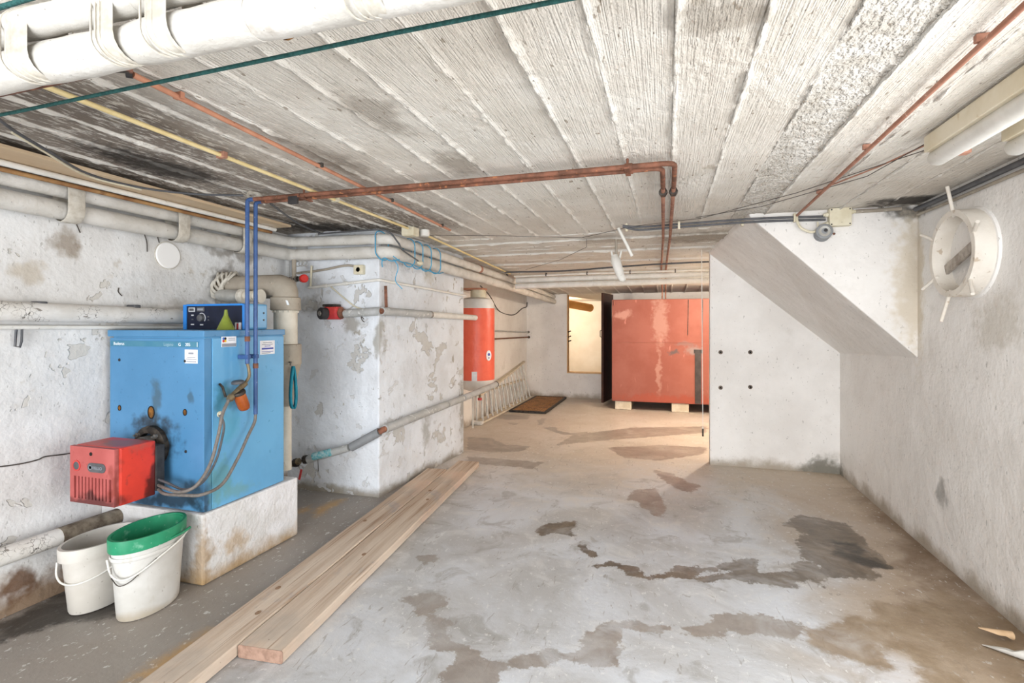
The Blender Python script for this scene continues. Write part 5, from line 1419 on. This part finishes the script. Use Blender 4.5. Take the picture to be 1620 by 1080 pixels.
def plank(label, a, b, width, th, z):
    """a -> b: floor line of the right-hand long edge"""
    a, b = np.array([a[0], a[1], 0.0]), np.array([b[0], b[1], 0.0])
    L_ = np.linalg.norm(b - a); d = unit(b - a); left = np.array([-d[1], d[0], 0])
    c_ = (a + b) / 2 + left * width / 2 + np.array([0, 0, z])
    t = thing('plank', label, 'plank', tuple(c_), 'timber planks on the floor')
    t.rotation_euler = (0, 0, math.atan2(d[1], d[0]))
    nx, ny = 90, 5
    g = G()
    # slightly bowed, uneven board
    xs_ = np.linspace(-L_ / 2, L_ / 2, nx)
    prof = []
    e = 0.006
    ring = [(-width / 2 + e, 0), (width / 2 - e, 0), (width / 2, e), (width / 2, th - e), (width / 2 - e, th), (0, th), (-width / 2 + e, th), (-width / 2, th - e), (-width / 2, e)]
    vs = []
    for i, x in enumerate(xs_):
        for (y, zz) in ring:
            wv = 0.004 * (fbm(np.array(x * 2.2 + y), np.array(width * 9.0)) - 0.5)
            vs.append((x, y + wv + 0.004 * (vnoise(np.array(x * 5), np.array(3.3 + y * 4)) - 0.5), zz + (0.004 * (vnoise(np.array(x * 3), np.array(9.1 + y * 6)) - 0.5) if zz > th / 2 else 0)))
    m_ = len(ring)
    g.add(vs, [(i * m_ + k, i * m_ + (k + 1) % m_, (i + 1) * m_ + (k + 1) % m_, (i + 1) * m_ + k) for i in range(nx - 1) for k in range(m_)])
    g.v = [tuple(np.array(v) + np.array(t.location)) for v in g.v]
    g.obj('timber', M['wood1'], t, smooth=35)
    for sgn in (-1, 1):
        x = sgn * (L_ / 2)
        eg = G().prism([(x + np.array(t.location)[0], y * 0.985 + t.location[1], zz + t.location[2]) for y, zz in ring], (sgn * 0.0015, 0, 0))
        eg.obj('end_grain', M['wood_end'], t)
    for k in range(3):
        x, y = random.uniform(-L_ * 0.4, L_ * 0.4), random.uniform(-width * 0.3, width * 0.3)
        G().lathe([(0.012, 0), (0.012, 0.0012), (0.0, 0.0014)], (x + t.location[0], y + t.location[1], th - 0.0005 + t.location[2]), n=12, sx=1.5).obj('knot', M['knot'], t)
    return t


ra, rb = onz(447.8, 1051, 0), onz(757.6, 739, 0)
plank('wide pine plank with rough end, right of the two on the floor', ra, rb, 0.222, 0.056, 0.001)
dpl = unit(np.array(rb[:2] + (0,)) - np.array(ra[:2] + (0,)))
lftv = np.array([-dpl[1], dpl[0], 0])
la = np.array(ra[:2] + (0,)) + lftv * 0.228 - dpl * 0.32
plank('narrower pine plank lying left against the other, nearer the boiler', la, la + dpl * 3.06, 0.20, 0.056, 0.001)

# ================================================================== buckets
def bucket(label, c, ry, rx, h, rim_mat, body_mat, rim_h, taper, handle, twist=0.0, rim_over=0.006):
    t = thing('bucket', label, 'bucket', (c[0], c[1], 0), 'oval plastic buckets by the boiler')
    prof = [(0.0, 0.004), (taper * 0.97, 0.004), (taper, 0.012), (1.0, h), (0.985, h), (taper * 0.98, 0.02), (0.0, 0.02)]
    lo = [(taper + (1 - taper) * s, 0.012 + (h - 0.012) * s) for s in np.linspace(0, 1, 6)]
    prof = [(0.0, 0.002), (taper * 0.97, 0.002)] + lo + [(q - 0.018, z) for q, z in lo[::-1]] + [(0.0, 0.02)]
    G().lathe(prof, (c[0], c[1], 0), n=48, sx=rx, sy=ry, rot=twist).obj('tub', body_mat, t, smooth=50)
    k = rim_over / rx
    rp_ = [(1.0 + 0.2 * k, h - rim_h), (1.0 + k, h - rim_h + 0.002), (1.0 + 1.2 * k, h - 0.002), (1.0 + k, h + 0.003), (0.97, h + 0.003), (0.96, h - rim_h)]
    G().lathe(rp_, (c[0], c[1], 0), n=48, sx=rx, sy=ry, close=True, rot=twist).obj('rim', rim_mat, t, smooth=40)
    return t


M['bucket'] = mat('scuffed white bucket', 'cecdc9', 'bfbdb7', 4, rough=0.5, spots=[('a69c8c', 7, 0.62, 0.74, (1, 1, 0.4), 0.6), ('7d7466', 50, 0.70, 0.74, U1, 0.6)], extra=low_damp(0.0, 'a08f74', 0.6, 0.05))
M['bucket2'] = mat('grey white bucket', 'cbc7c0', 'bdb8af', 4, rough=0.5, spots=[('8d867a', 40, 0.70, 0.74, U1, 0.6)])
M['greenrim'] = mat('green bucket rim', '2f8f68', '27825d', 8, rough=0.45, spots=[('8dbfa8', 9, 0.58, 0.70, U1, 0.6), ('cfe0d6', 30, 0.70, 0.73, U1, 0.5)])
c1 = (-2.555, 1.985)
bk1 = bucket('white oval bucket with green rim standing before the plinth', c1, 0.19, 0.122, 0.405, M['greenrim'], M['bucket'], 0.062, 0.84, None, twist=R(8))
# green inside lining
G().lathe([(0.962, 0.40), (0.928, 0.30), (0.868, 0.16), (0.855, 0.16), (0.917, 0.30), (0.952, 0.40)], (c1[0], c1[1], 0), n=48, sx=0.122, sy=0.19, rot=R(8), close=True).obj('inner_lining', M['greenrim'], bk1, smooth=60)
G().lathe([(1.0, 0.30), (1.02, 0.305), (1.02, 0.315), (1.0, 0.32)], (c1[0], c1[1], 0), n=48, sx=0.121, sy=0.188, close=True, rot=R(8)).obj('ridge', M['bucket'], bk1, smooth=50)
hp = [onz(170, 868, 0.345), onz(172, 893, 0.27), onz(185, 912, 0.235), onz(210, 910, 0.245), onz(245, 885, 0.30), onz(285, 852, 0.36), onz(297, 842, 0.372)]
hp = [(-2.575, 1.790, 0.315), (-2.54, 1.785, 0.25), (-2.49, 1.800, 0.225), (-2.452, 1.85, 0.24), (-2.428, 1.94, 0.285), (-2.428, 2.05, 0.325), (-2.452, 2.12, 0.35)]
G().tube(smooth_path(hp), 0.0045, 8).obj('handle', M['white_pl'], bk1, smooth=60)
hp = [(-2.56, 1.80, 0.225), (-2.51, 1.80, 0.195), (-2.47, 1.825, 0.21), (-2.445, 1.87, 0.25), (-2.430, 1.93, 0.285)]
G().tube(smooth_path(hp), 0.0025, 6).obj('wire_handle', M['wire'], bk1, smooth=60)
G().tube([(-2.428, 2.00, 0.352), (-2.430, 2.07, 0.356), (-2.45, 2.13, 0.358)], 0.007, 8).obj('handle_grip', M['greenrim'], bk1, smooth=60)
c2 = (-2.845, 1.95)
bk2 = bucket('smaller plain white oval bucket standing beside the left wall', c2, 0.185, 0.118, 0.335, M['bucket2'], M['bucket2'], 0.06, 0.82, None, twist=R(6), rim_over=0.007)
hp = [(-2.90, 1.780, 0.265), (-2.885, 1.768, 0.21), (-2.85, 1.768, 0.175), (-2.80, 1.785, 0.165), (-2.755, 1.83, 0.175), (-2.732, 1.92, 0.20), (-2.735, 2.03, 0.25)]
G().tube(smooth_path(hp), 0.0045, 8).obj('handle', M['white_pl'], bk2, smooth=60)
mkp = np.array([-2.835, 1.79, 0.245])
G().obox(mkp, unit((1, -0.0, 0.02)), unit((0, 1, 0.15)), (0, 0, 1), 0.018, 0.006, 0.003).obj('red_mark', M['red_pl'], bk2)

# ================================================================== right side: ring, lamps, cable run
RC = np.array([XR, 3.40, 1.835])
rg = thing('flange_ring', 'round white steel ring with projecting rods on the right wall', 'wall ring', tuple(RC))
M['ring'] = mat('white painted steel ring', 'e2dcd2', 'd3cbbf', 5, rough=0.6, spots=[('a8937a', 14, 0.64, 0.70, U1, 0.7), ('7d6a55', 50, 0.70, 0.74, U1, 0.7)], bump=[(60, 0.001, U1)])
G().lathe([(0.238, 0.0), (0.238, 0.105), (0.205, 0.105), (0.205, 0.0)], RC, (-1, 0, 0), 56, close=True).obj('ring_body', M['ring'], rg, smooth=40)
G().lathe([(0.252, 0.0), (0.248, 0.012), (0.238, 0.014)], RC, (-1, 0, 0), 56).obj('plaster_collar', M['wall_white'], rg, smooth=50)
for ang, ln in ((88, 0.145), (152, 0.10), (213, 0.10), (262, 0.15), (318, 0.125), (22, 0.10)):
    # angle in the wall plane: 0 = toward the camera, 90 = up
    v_ = np.array([0, -math.cos(R(ang)), math.sin(R(ang))])
    a = RC + np.array([-0.09, 0, 0]) + v_ * 0.20
    b = RC + np.array([-0.125, 0, 0]) + v_ * (0.225 + ln)
    G().tube([a, b], 0.0095, 8).obj('rod', M['ring'], rg, smooth=60)
bp0, bp1 = RC + np.array([-0.04, 0.20, -0.075]), RC + np.array([-0.08, -0.20, 0.03])
d_ = unit(bp1 - bp0)
G().obox((bp0 + bp1) / 2, d_, unit(np.cross(d_, (1, 0, 0))), (1, 0, 0), np.linalg.norm(bp1 - bp0) / 2, 0.028, 0.006).obj('cross_bar', mat('weathered bar', 'b9b0a6', '8d8378', 14, rough=0.7), rg)
# copper pipe on the ceiling
pa, pb = (0.80, 0.9, 2.208), (0.873, 4.03, 2.208)
g = G().tube([pa, pb], 0.0088, 10).obj('copper_pipe', M['copper'], loc=pb, smooth=60)
tag(g, 'thin reddish copper pipe along the right part of the ceiling', 'pipe')
for y in (1.7, 2.6, 3.4):
    G().box((0.80 + 0.073 * (y - 0.9) / 3.13 - 0.016, y - 0.008, 2.214), (0.80 + 0.073 * (y - 0.9) / 3.13 + 0.016, y + 0.008, 2.236)).obj('clip', M['copper'], g, bevel=0.002)
g = G().tube([(0.855, 3.3, 2.222), (1.0, 2.95, 2.226), (1.1, 2.55, 2.226)], 0.004, 6).obj('thin_wire', M['copper'], loc=(1.0, 2.95, 2.226))
tag(g, 'thin reddish wire from copper pipe to the tube lamp', 'wire')
# tube lamps
M['lamp_body'] = mat('yellowed lamp housing', 'd9d0bb', 'cdc1a6', 5, rough=0.5, spots=[('b39a6b', 14, 0.62, 0.7, U1, 0.5)])
M['tube'] = mat('unlit fluorescent tube', 'efefe6', rough=0.15, spec=0.6)
def tube_lamp(label, x, y0, y1, z):
    t = thing('tube_lamp', label, 'lamp', (x, y1, z), 'tube lamps on the ceiling')
    G().box((x - 0.055, y0, z), (x + 0.035, y1 - 0.03, 2.232)).obj('housing', M['lamp_body'], t, bevel=0.006)
    G().tube([(x + 0.0, y0, z - 0.018), (x + 0.0, y1 - 0.02, z - 0.018), (x + 0.0, y1, z - 0.016)], [0.036, 0.036, 0.030], 20).obj('diffuser', M['white_pl'], t, smooth=60)
    G().tube([(x + 0.055, y0, z - 0.014), (x + 0.055, y1 - 0.10, z - 0.014)], 0.014, 14).obj('tube', M['tube'], t, smooth=60)
    G().box((x + 0.035, y1 - 0.11, z - 0.034), (x + 0.075, y1 - 0.07, z + 0.012)).obj('tube_holder', M['copper'], t, bevel=0.003)
    G().box((x - 0.045, y1 - 0.032, z + 0.004), (x + 0.03, y1 - 0.022, 2.228)).obj('end_plate', M['white_pl'], t, bevel=0.002)
    return t


tube_lamp('long yellowed tube lamp on the ceiling right of the copper pipe', 1.085, 1.1, 2.585, 2.165)
tube_lamp('second tube lamp nearest the right wall, cut by the picture edge', 1.315, 1.05, 2.52, 2.165)
# dark cable ducts along the wall top
g = G().tube(smooth_path([(1.575, 0.9, 2.195), (1.575, 2.4, 2.20), (1.575, 3.6, 2.20), (1.55, 3.95, 2.195)]), 0.016, 8).obj('corner_cable', M['darkgrey'], loc=(1.575, 3.0, 2.2), smooth=60)
tag(g, 'dusty dark cable along the corner of right wall and ceiling', 'cable')
g = G().tube(smooth_path([(1.585, 0.9, 2.15), (1.585, 2.4, 2.16), (1.585, 3.6, 2.165), (1.57, 3.97, 2.165)]), 0.010, 8).obj('corner_cable', M['flue'], loc=(1.585, 3.0, 2.16), smooth=60)
tag(g, 'thinner beige cable just below the dark one on right wall', 'cable')
# cable run along the ceiling edge and stair front
YK = YS0 - 0.02
c0, c1_, c2_ = onz(985, 357, 2.205), onz(1060, 352, 2.212), ony(1190, 346, YK)
p_end = ony(1306, 344, YK)
for i, (dz, lbl) in enumerate(((0.0, 'upper dark cable clipped along the stair front to the junction box'), (-0.022, 'lower dark cable clipped along the stair front to the junction box'))):
    g = G().tube(smooth_path([(c0[0], c0[1], c0[2] + dz * .3), (c0[0] + 0.12, c0[1] + 0.02, c0[2] - 0.012 + dz), (c1_[0], c1_[1] + 0.05, c1_[2] - 0.008 + dz), (c2_[0], c2_[1], 2.205 + dz), (p_end[0], p_end[1], p_end[2] + 0.008 + dz)]), 0.0085, 8).obj('ceiling_cable', M['darkgrey'], loc=p_end, smooth=60)
    tag(g, lbl, 'cable')
    if i == 0:
        for s in (0.02, 0.3, 0.62, 0.86):
            x = c0[0] + (p_end[0] - c0[0]) * s
            y = YK - 0.006 if x > 0.55 else c1_[1] + (0.04 if s > 0.2 else 0.02)
            G().box((x - 0.008, y - 0.014, 2.165), (x + 0.008, y + 0.014, 2.225)).obj('cable_clip', M['cream_pl'], g, bevel=0.002)
jp = np.array(ony(1326, 345, YS0))
jb = thing('junction_box', 'cream square junction box on the stair front below ceiling', 'junction box', tuple(jp))
G().box(jp + np.array([-0.068, -0.05, -0.062]), jp + np.array([0.068, 0, 0.062])).obj('box_body', M['cream_pl'], jb, bevel=0.008)
G().box(jp + np.array([-0.066, -0.056, -0.060]), jp + np.array([0.066, -0.049, 0.060])).obj('box_lid', M['cream_pl'], jb, bevel=0.003)
for (dx, dz, s) in ((-0.068, 0.022, -1), (-0.068, -0.042, -1), (0.068, 0.035, 1)):
    G().lathe([(0.016, 0), (0.016, 0.015), (0.011, 0.02), (0.011, 0.03)], jp + np.array([dx, -0.025, dz]), (s, 0, 0), 10).obj('gland', M['cream_pl'], jb, smooth=40)
for (dx, dz) in ((-0.055, 0.05), (0.055, 0.05), (-0.055, -0.05), (0.055, -0.05)):
    G().lathe([(0.005, 0), (0.005, 0.002)], jp + np.array([dx, -0.056, dz]), (0, -1, 0), 8).obj('lid_screw', M['screw'], jb)
g = G().tube([jp + np.array([0.097, -0.025, 0.035]), np.array([1.50, YK, jp[2] + 0.038])], 0.013, 10).obj('conduit', M['flue'], loc=tuple(jp), smooth=60)
tag(g, 'beige conduit from junction box to the right wall corner', 'conduit')
g = G().tube(smooth_path([(0.873, 4.02, 2.215), (0.873, 4.0, 2.16), (0.90, 3.99, 2.11), (0.97, 3.99, 2.085), jp + np.array([-0.10, -0.025, -0.042])]), 0.009, 8).obj('loop_cable', M['cream_pl'], loc=tuple(jp), smooth=60)
tag(g, 'cream cable looping down from copper pipe to junction box', 'cable')
lq = np.array(ony(1300, 371, YS0))
lh = thing('lamp_holder', 'round grey lamp holder hanging below the junction box', 'lamp holder', tuple(lq))
dvec = unit((-0.05, -1, 0.12))
G().lathe([(0.052, 0.0), (0.052, 0.02), (0.047, 0.024), (0.052, 0.03), (0.052, 0.05), (0.047, 0.054), (0.052, 0.06), (0.052, 0.085), (0.044, 0.09)], lq, dvec, 26).obj('holder_body', M['greypipe_dark'], lh, smooth=30)
G().lathe([(0.040, 0.088), (0.034, 0.094), (0.020, 0.090), (0.0, 0.086)], lq, dvec, 22).obj('holder_face', M['zinc'], lh, smooth=40)
G().lathe([(0.011, 0.088), (0.011, 0.098)], lq + np.array([0.006, 0, 0.004]), dvec, 10).obj('contact', M['black'], lh)
g = G().tube([lq + np.array([-0.03, -0.03, 0.04]), lq + np.array([-0.032, -0.03, 0.085])], 0.006, 8).obj('holder_lead', M['cream_pl'], lh)
pp = np.array(ony(1322, 371, YS0))
g = G().box(pp + np.array([-0.03, -0.006, -0.02]), pp + np.array([0.03, 0.0, 0.02])).obj('wall_plate', M['wall_white'], lh, bevel=0.003)
G().lathe([(0.008, 0), (0.008, 0.006)], pp + np.array([-0.012, -0.006, 0.005]), (0, -1, 0), 10).obj('plate_screw', M['rust'], lh)

# hanging things under the ceiling
w0, w1 = onz(979, 360, 2.20), onz(1000, 404, 2.06)
wa = np.array([-0.30, 4.5, 2.215])
wa = np.array(ony(978, 360, 4.25)); wb = np.array(ony(1000, 405, 4.30))
g = G().tube(smooth_path([wa, np.array(ony(984, 372, 4.27)), np.array(ony(993, 390, 4.29)), wb]), [0.0135] * 19, 8).obj('cable_stub', M['white_pl'], loc=tuple(wa), smooth=60)
tag(g, 'white cable stub hanging down from the ceiling', 'cable')
sk = thing('wrapped_bulb', 'white plastic wrapped bundle hanging from the ceiling', 'bundle', ony(978, 405, 4.75))
pts = [ony(972, 404, 4.75), ony(974, 412, 4.74), ony(977, 422, 4.72), ony(981, 433, 4.70), ony(985, 442, 4.69), ony(986, 446, 4.69)]
G().tube(smooth_path(pts, 3), [0.030, 0.034, 0.040, 0.044, 0.045, 0.043, 0.042, 0.041, 0.040, 0.038, 0.036, 0.034, 0.031, 0.026, 0.016, 0.004][:16], 14, wob=0.05).obj('plastic_wrap', M['white_pl'], sk, smooth=70)
t0 = np.array(ony(975, 405, 4.75))
G().tube([t0 + np.array([0, 0, -0.01]), (t0[0], t0[1], zc(4.75) - 0.005)], 0.012, 10).obj('fixing', M['flue'], sk, smooth=60)
for s in (-1, 1):
    G().tube([t0 + np.array([0.03 * s, 0, -0.02]), t0 + np.array([0.045 * s, 0, 0.045])], 0.009, 8, wob=0.2).obj('wrap_corner', M['white_pl'], sk, smooth=60)
# thin wires across the ceiling
for i, (pts, lbl) in enumerate((([onz(680, 372, 2.225), onz(800, 373, 2.222), onz(920, 376, 2.222), onz(1000, 358, 2.222), onz(1110, 345, 2.225), onz(1260, 305, 2.225), onz(1480, 232, 2.225)], 'long thin wire stapled across the ceiling to the tube lamp'),
                                ([onz(928, 378, 2.215), (-0.75, 5.0, 2.20), (-1.15, 5.7, 2.175), (-1.75, 6.4, 2.15)], 'thin black wire running from ceiling wire toward the far pipes'),
                                ([(1.05, 2.6, 2.215), (1.0, 3.1, 2.22), (0.6, 3.7, 2.222), (0.2, 3.95, 2.222)], 'faint thin wire from tube lamp toward the stair front'))):
    g = G().tube(pts, 0.0022, 5).obj('ceiling_wire', M['wire'], loc=tuple(pts[1]))
    tag(g, lbl, 'wire', 'thin wires on the ceiling')
# pull cord beside the stair wall
pcx = np.array(ony(1110, 404, 5.5)); pce = np.array(ony(1112, 690, 5.5))
cord = thing('pull_cord', 'thin white pull cord hanging beside the stair wall', 'cord', tuple(pce))
G().tube([(pcx[0], 5.5, zc(5.5) - 0.004), tuple(pcx), tuple(pce)], 0.0042, 6).obj('string', M['white_pl'], cord)
G().tube([tuple(pce + np.array([0, 0, 0.075])), tuple(pce)], 0.008, 8).obj('knob', M['castiron'], cord, smooth=60)
G().lathe([(0.0, -0.012), (0.013, 0.0), (0.0, 0.012)], pce + np.array([0, 0, 0.085]), n=8).obj('knot', M['white_pl'], cord)

# ================================================================== beam in the back room
M['beam'] = mat('warm timber', 'd9a05a', 'c98c48', 6, rough=0.7, stretch=(1, 0.2, 1))
ba, bb = np.array(ony(885, 478, 10.8)), np.array(ony(934, 487, 11.9))
g = G().tube([ba, bb], 0.09, 16).obj('ceiling_beam', M['beam'], loc=tuple(bb), smooth=60)
tag(g, 'orange-lit timber beam seen through the hatch', 'beam')
p = np.array([-2.3, 11.2, 1.75])
lampb = thing('bare_bulb', 'bare bulb on a cord lighting the room behind the hatch', 'bulb', tuple(p + np.array([0, 0, 0.08])))
G().tube([p + np.array([0, 0, 0.14]), p + np.array([0, 0, 0.24])], 0.004, 6).obj('bulb_cord', M['wire'], lampb)
G().lathe([(0.016, 0.07), (0.02, 0.075), (0.02, 0.13), (0.01, 0.14)], p, n=14).obj('bulb_socket', M['black'], lampb)
p2 = np.array([1.05, 7.3, 1.9])
lampb = thing('bare_bulb', 'bare bulb on a cord hidden behind the stair wall', 'bulb', tuple(p2 + np.array([0, 0, 0.08])))
G().tube([p2 + np.array([0, 0, 0.14]), p2 + np.array([0, 0, 0.235])], 0.004, 6).obj('bulb_cord', M['wire'], lampb)
G().lathe([(0.016, 0.07), (0.02, 0.075), (0.02, 0.13), (0.01, 0.14)], p2, n=14).obj('bulb_socket', M['black'], lampb)

# hatch details: latch and small fittings
for i, (x, y) in enumerate(((900, 525), (901, 533), (902, 540))):
    p = ony(x, y, YF - 0.004)
    g = G().tube([(hx0 + 0.02, YF + 0.02 + 0.02 * i, p[2]), (hx0 + 0.075, YF + 0.0 + 0.02 * i, p[2] + 0.02)], 0.012, 8).obj('latch', M['castiron'], bpy.data.objects['trim_2'])
# ================================================================== cut pipe pieces on the floor
def offcut(label, a, b, r, m_in, m_out, roll):
    a, b = np.array(a), np.array(b)
    t = thing('pipe_offcut', label, 'pipe offcut', tuple(a), 'cut pipe pieces on the floor')
    d = unit(b - a); sd = unit(np.cross(d, (0, 0, 1))); upv = np.cross(sd, d)
    L_ = np.linalg.norm(b - a)
    g = G()
    nl, na = 16, 13
    vs = []
    for shell in (1.0, 0.88):
        for i in range(nl):
            s = i / (nl - 1)
            half = R(20 + 150 * min(1, (s / 0.55) ** 0.8)) / 2 * (1.0 if s < 0.75 else 1.0 + (s - 0.75) * 3.2)
            half = min(half, math.pi * 0.98)
            for k in range(na):
                th_ = -math.pi / 2 + roll + half * (2 * k / (na - 1) - 1)
                vs.append(a + d * L_ * s + r * shell * (math.cos(th_) * sd + math.sin(th_) * upv))
    o2 = nl * na
    fs = []
    for i in range(nl - 1):
        for k in range(na - 1):
            q = i * na + k
            fs.append((q, q + 1, q + na + 1, q + na))
            fs.append((o2 + q, o2 + q + na, o2 + q + na + 1, o2 + q + 1))
        fs.append((i * na, (i + 1) * na, o2 + (i + 1) * na, o2 + i * na))
        fs.append((i * na + na - 1, o2 + i * na + na - 1, o2 + (i + 1) * na + na - 1, (i + 1) * na + na - 1))
    for k in range(na - 1):
        fs.append((k, o2 + k, o2 + k + 1, k + 1))
        q = (nl - 1) * na + k
        fs.append((q, q + 1, o2 + q + 1, o2 + q))
    g.add(vs, fs)
    g.obj('shell', m_out, t, smooth=50)
    return t


M['offcut_tan'] = mat('tan plastic offcut', 'cdb08f', 'bb9c78', 9, rough=0.55)
M['offcut_grey'] = mat('grey white plastic offcut', 'c9c7c2', 'b9b5ad', 9, rough=0.5)
offcut('tan pointed pipe offcut lying in the right corner of the floor', onz(1548, 998, 0.02), onz(1602, 1005, 0.02), 0.018, None, M['offcut_tan'], math.pi)
offcut('open grey pipe offcut with pointed end next to the tan one', onz(1554, 1012, 0.022), onz(1622, 1036, 0.022), 0.021, None, M['offcut_grey'], 0.25)
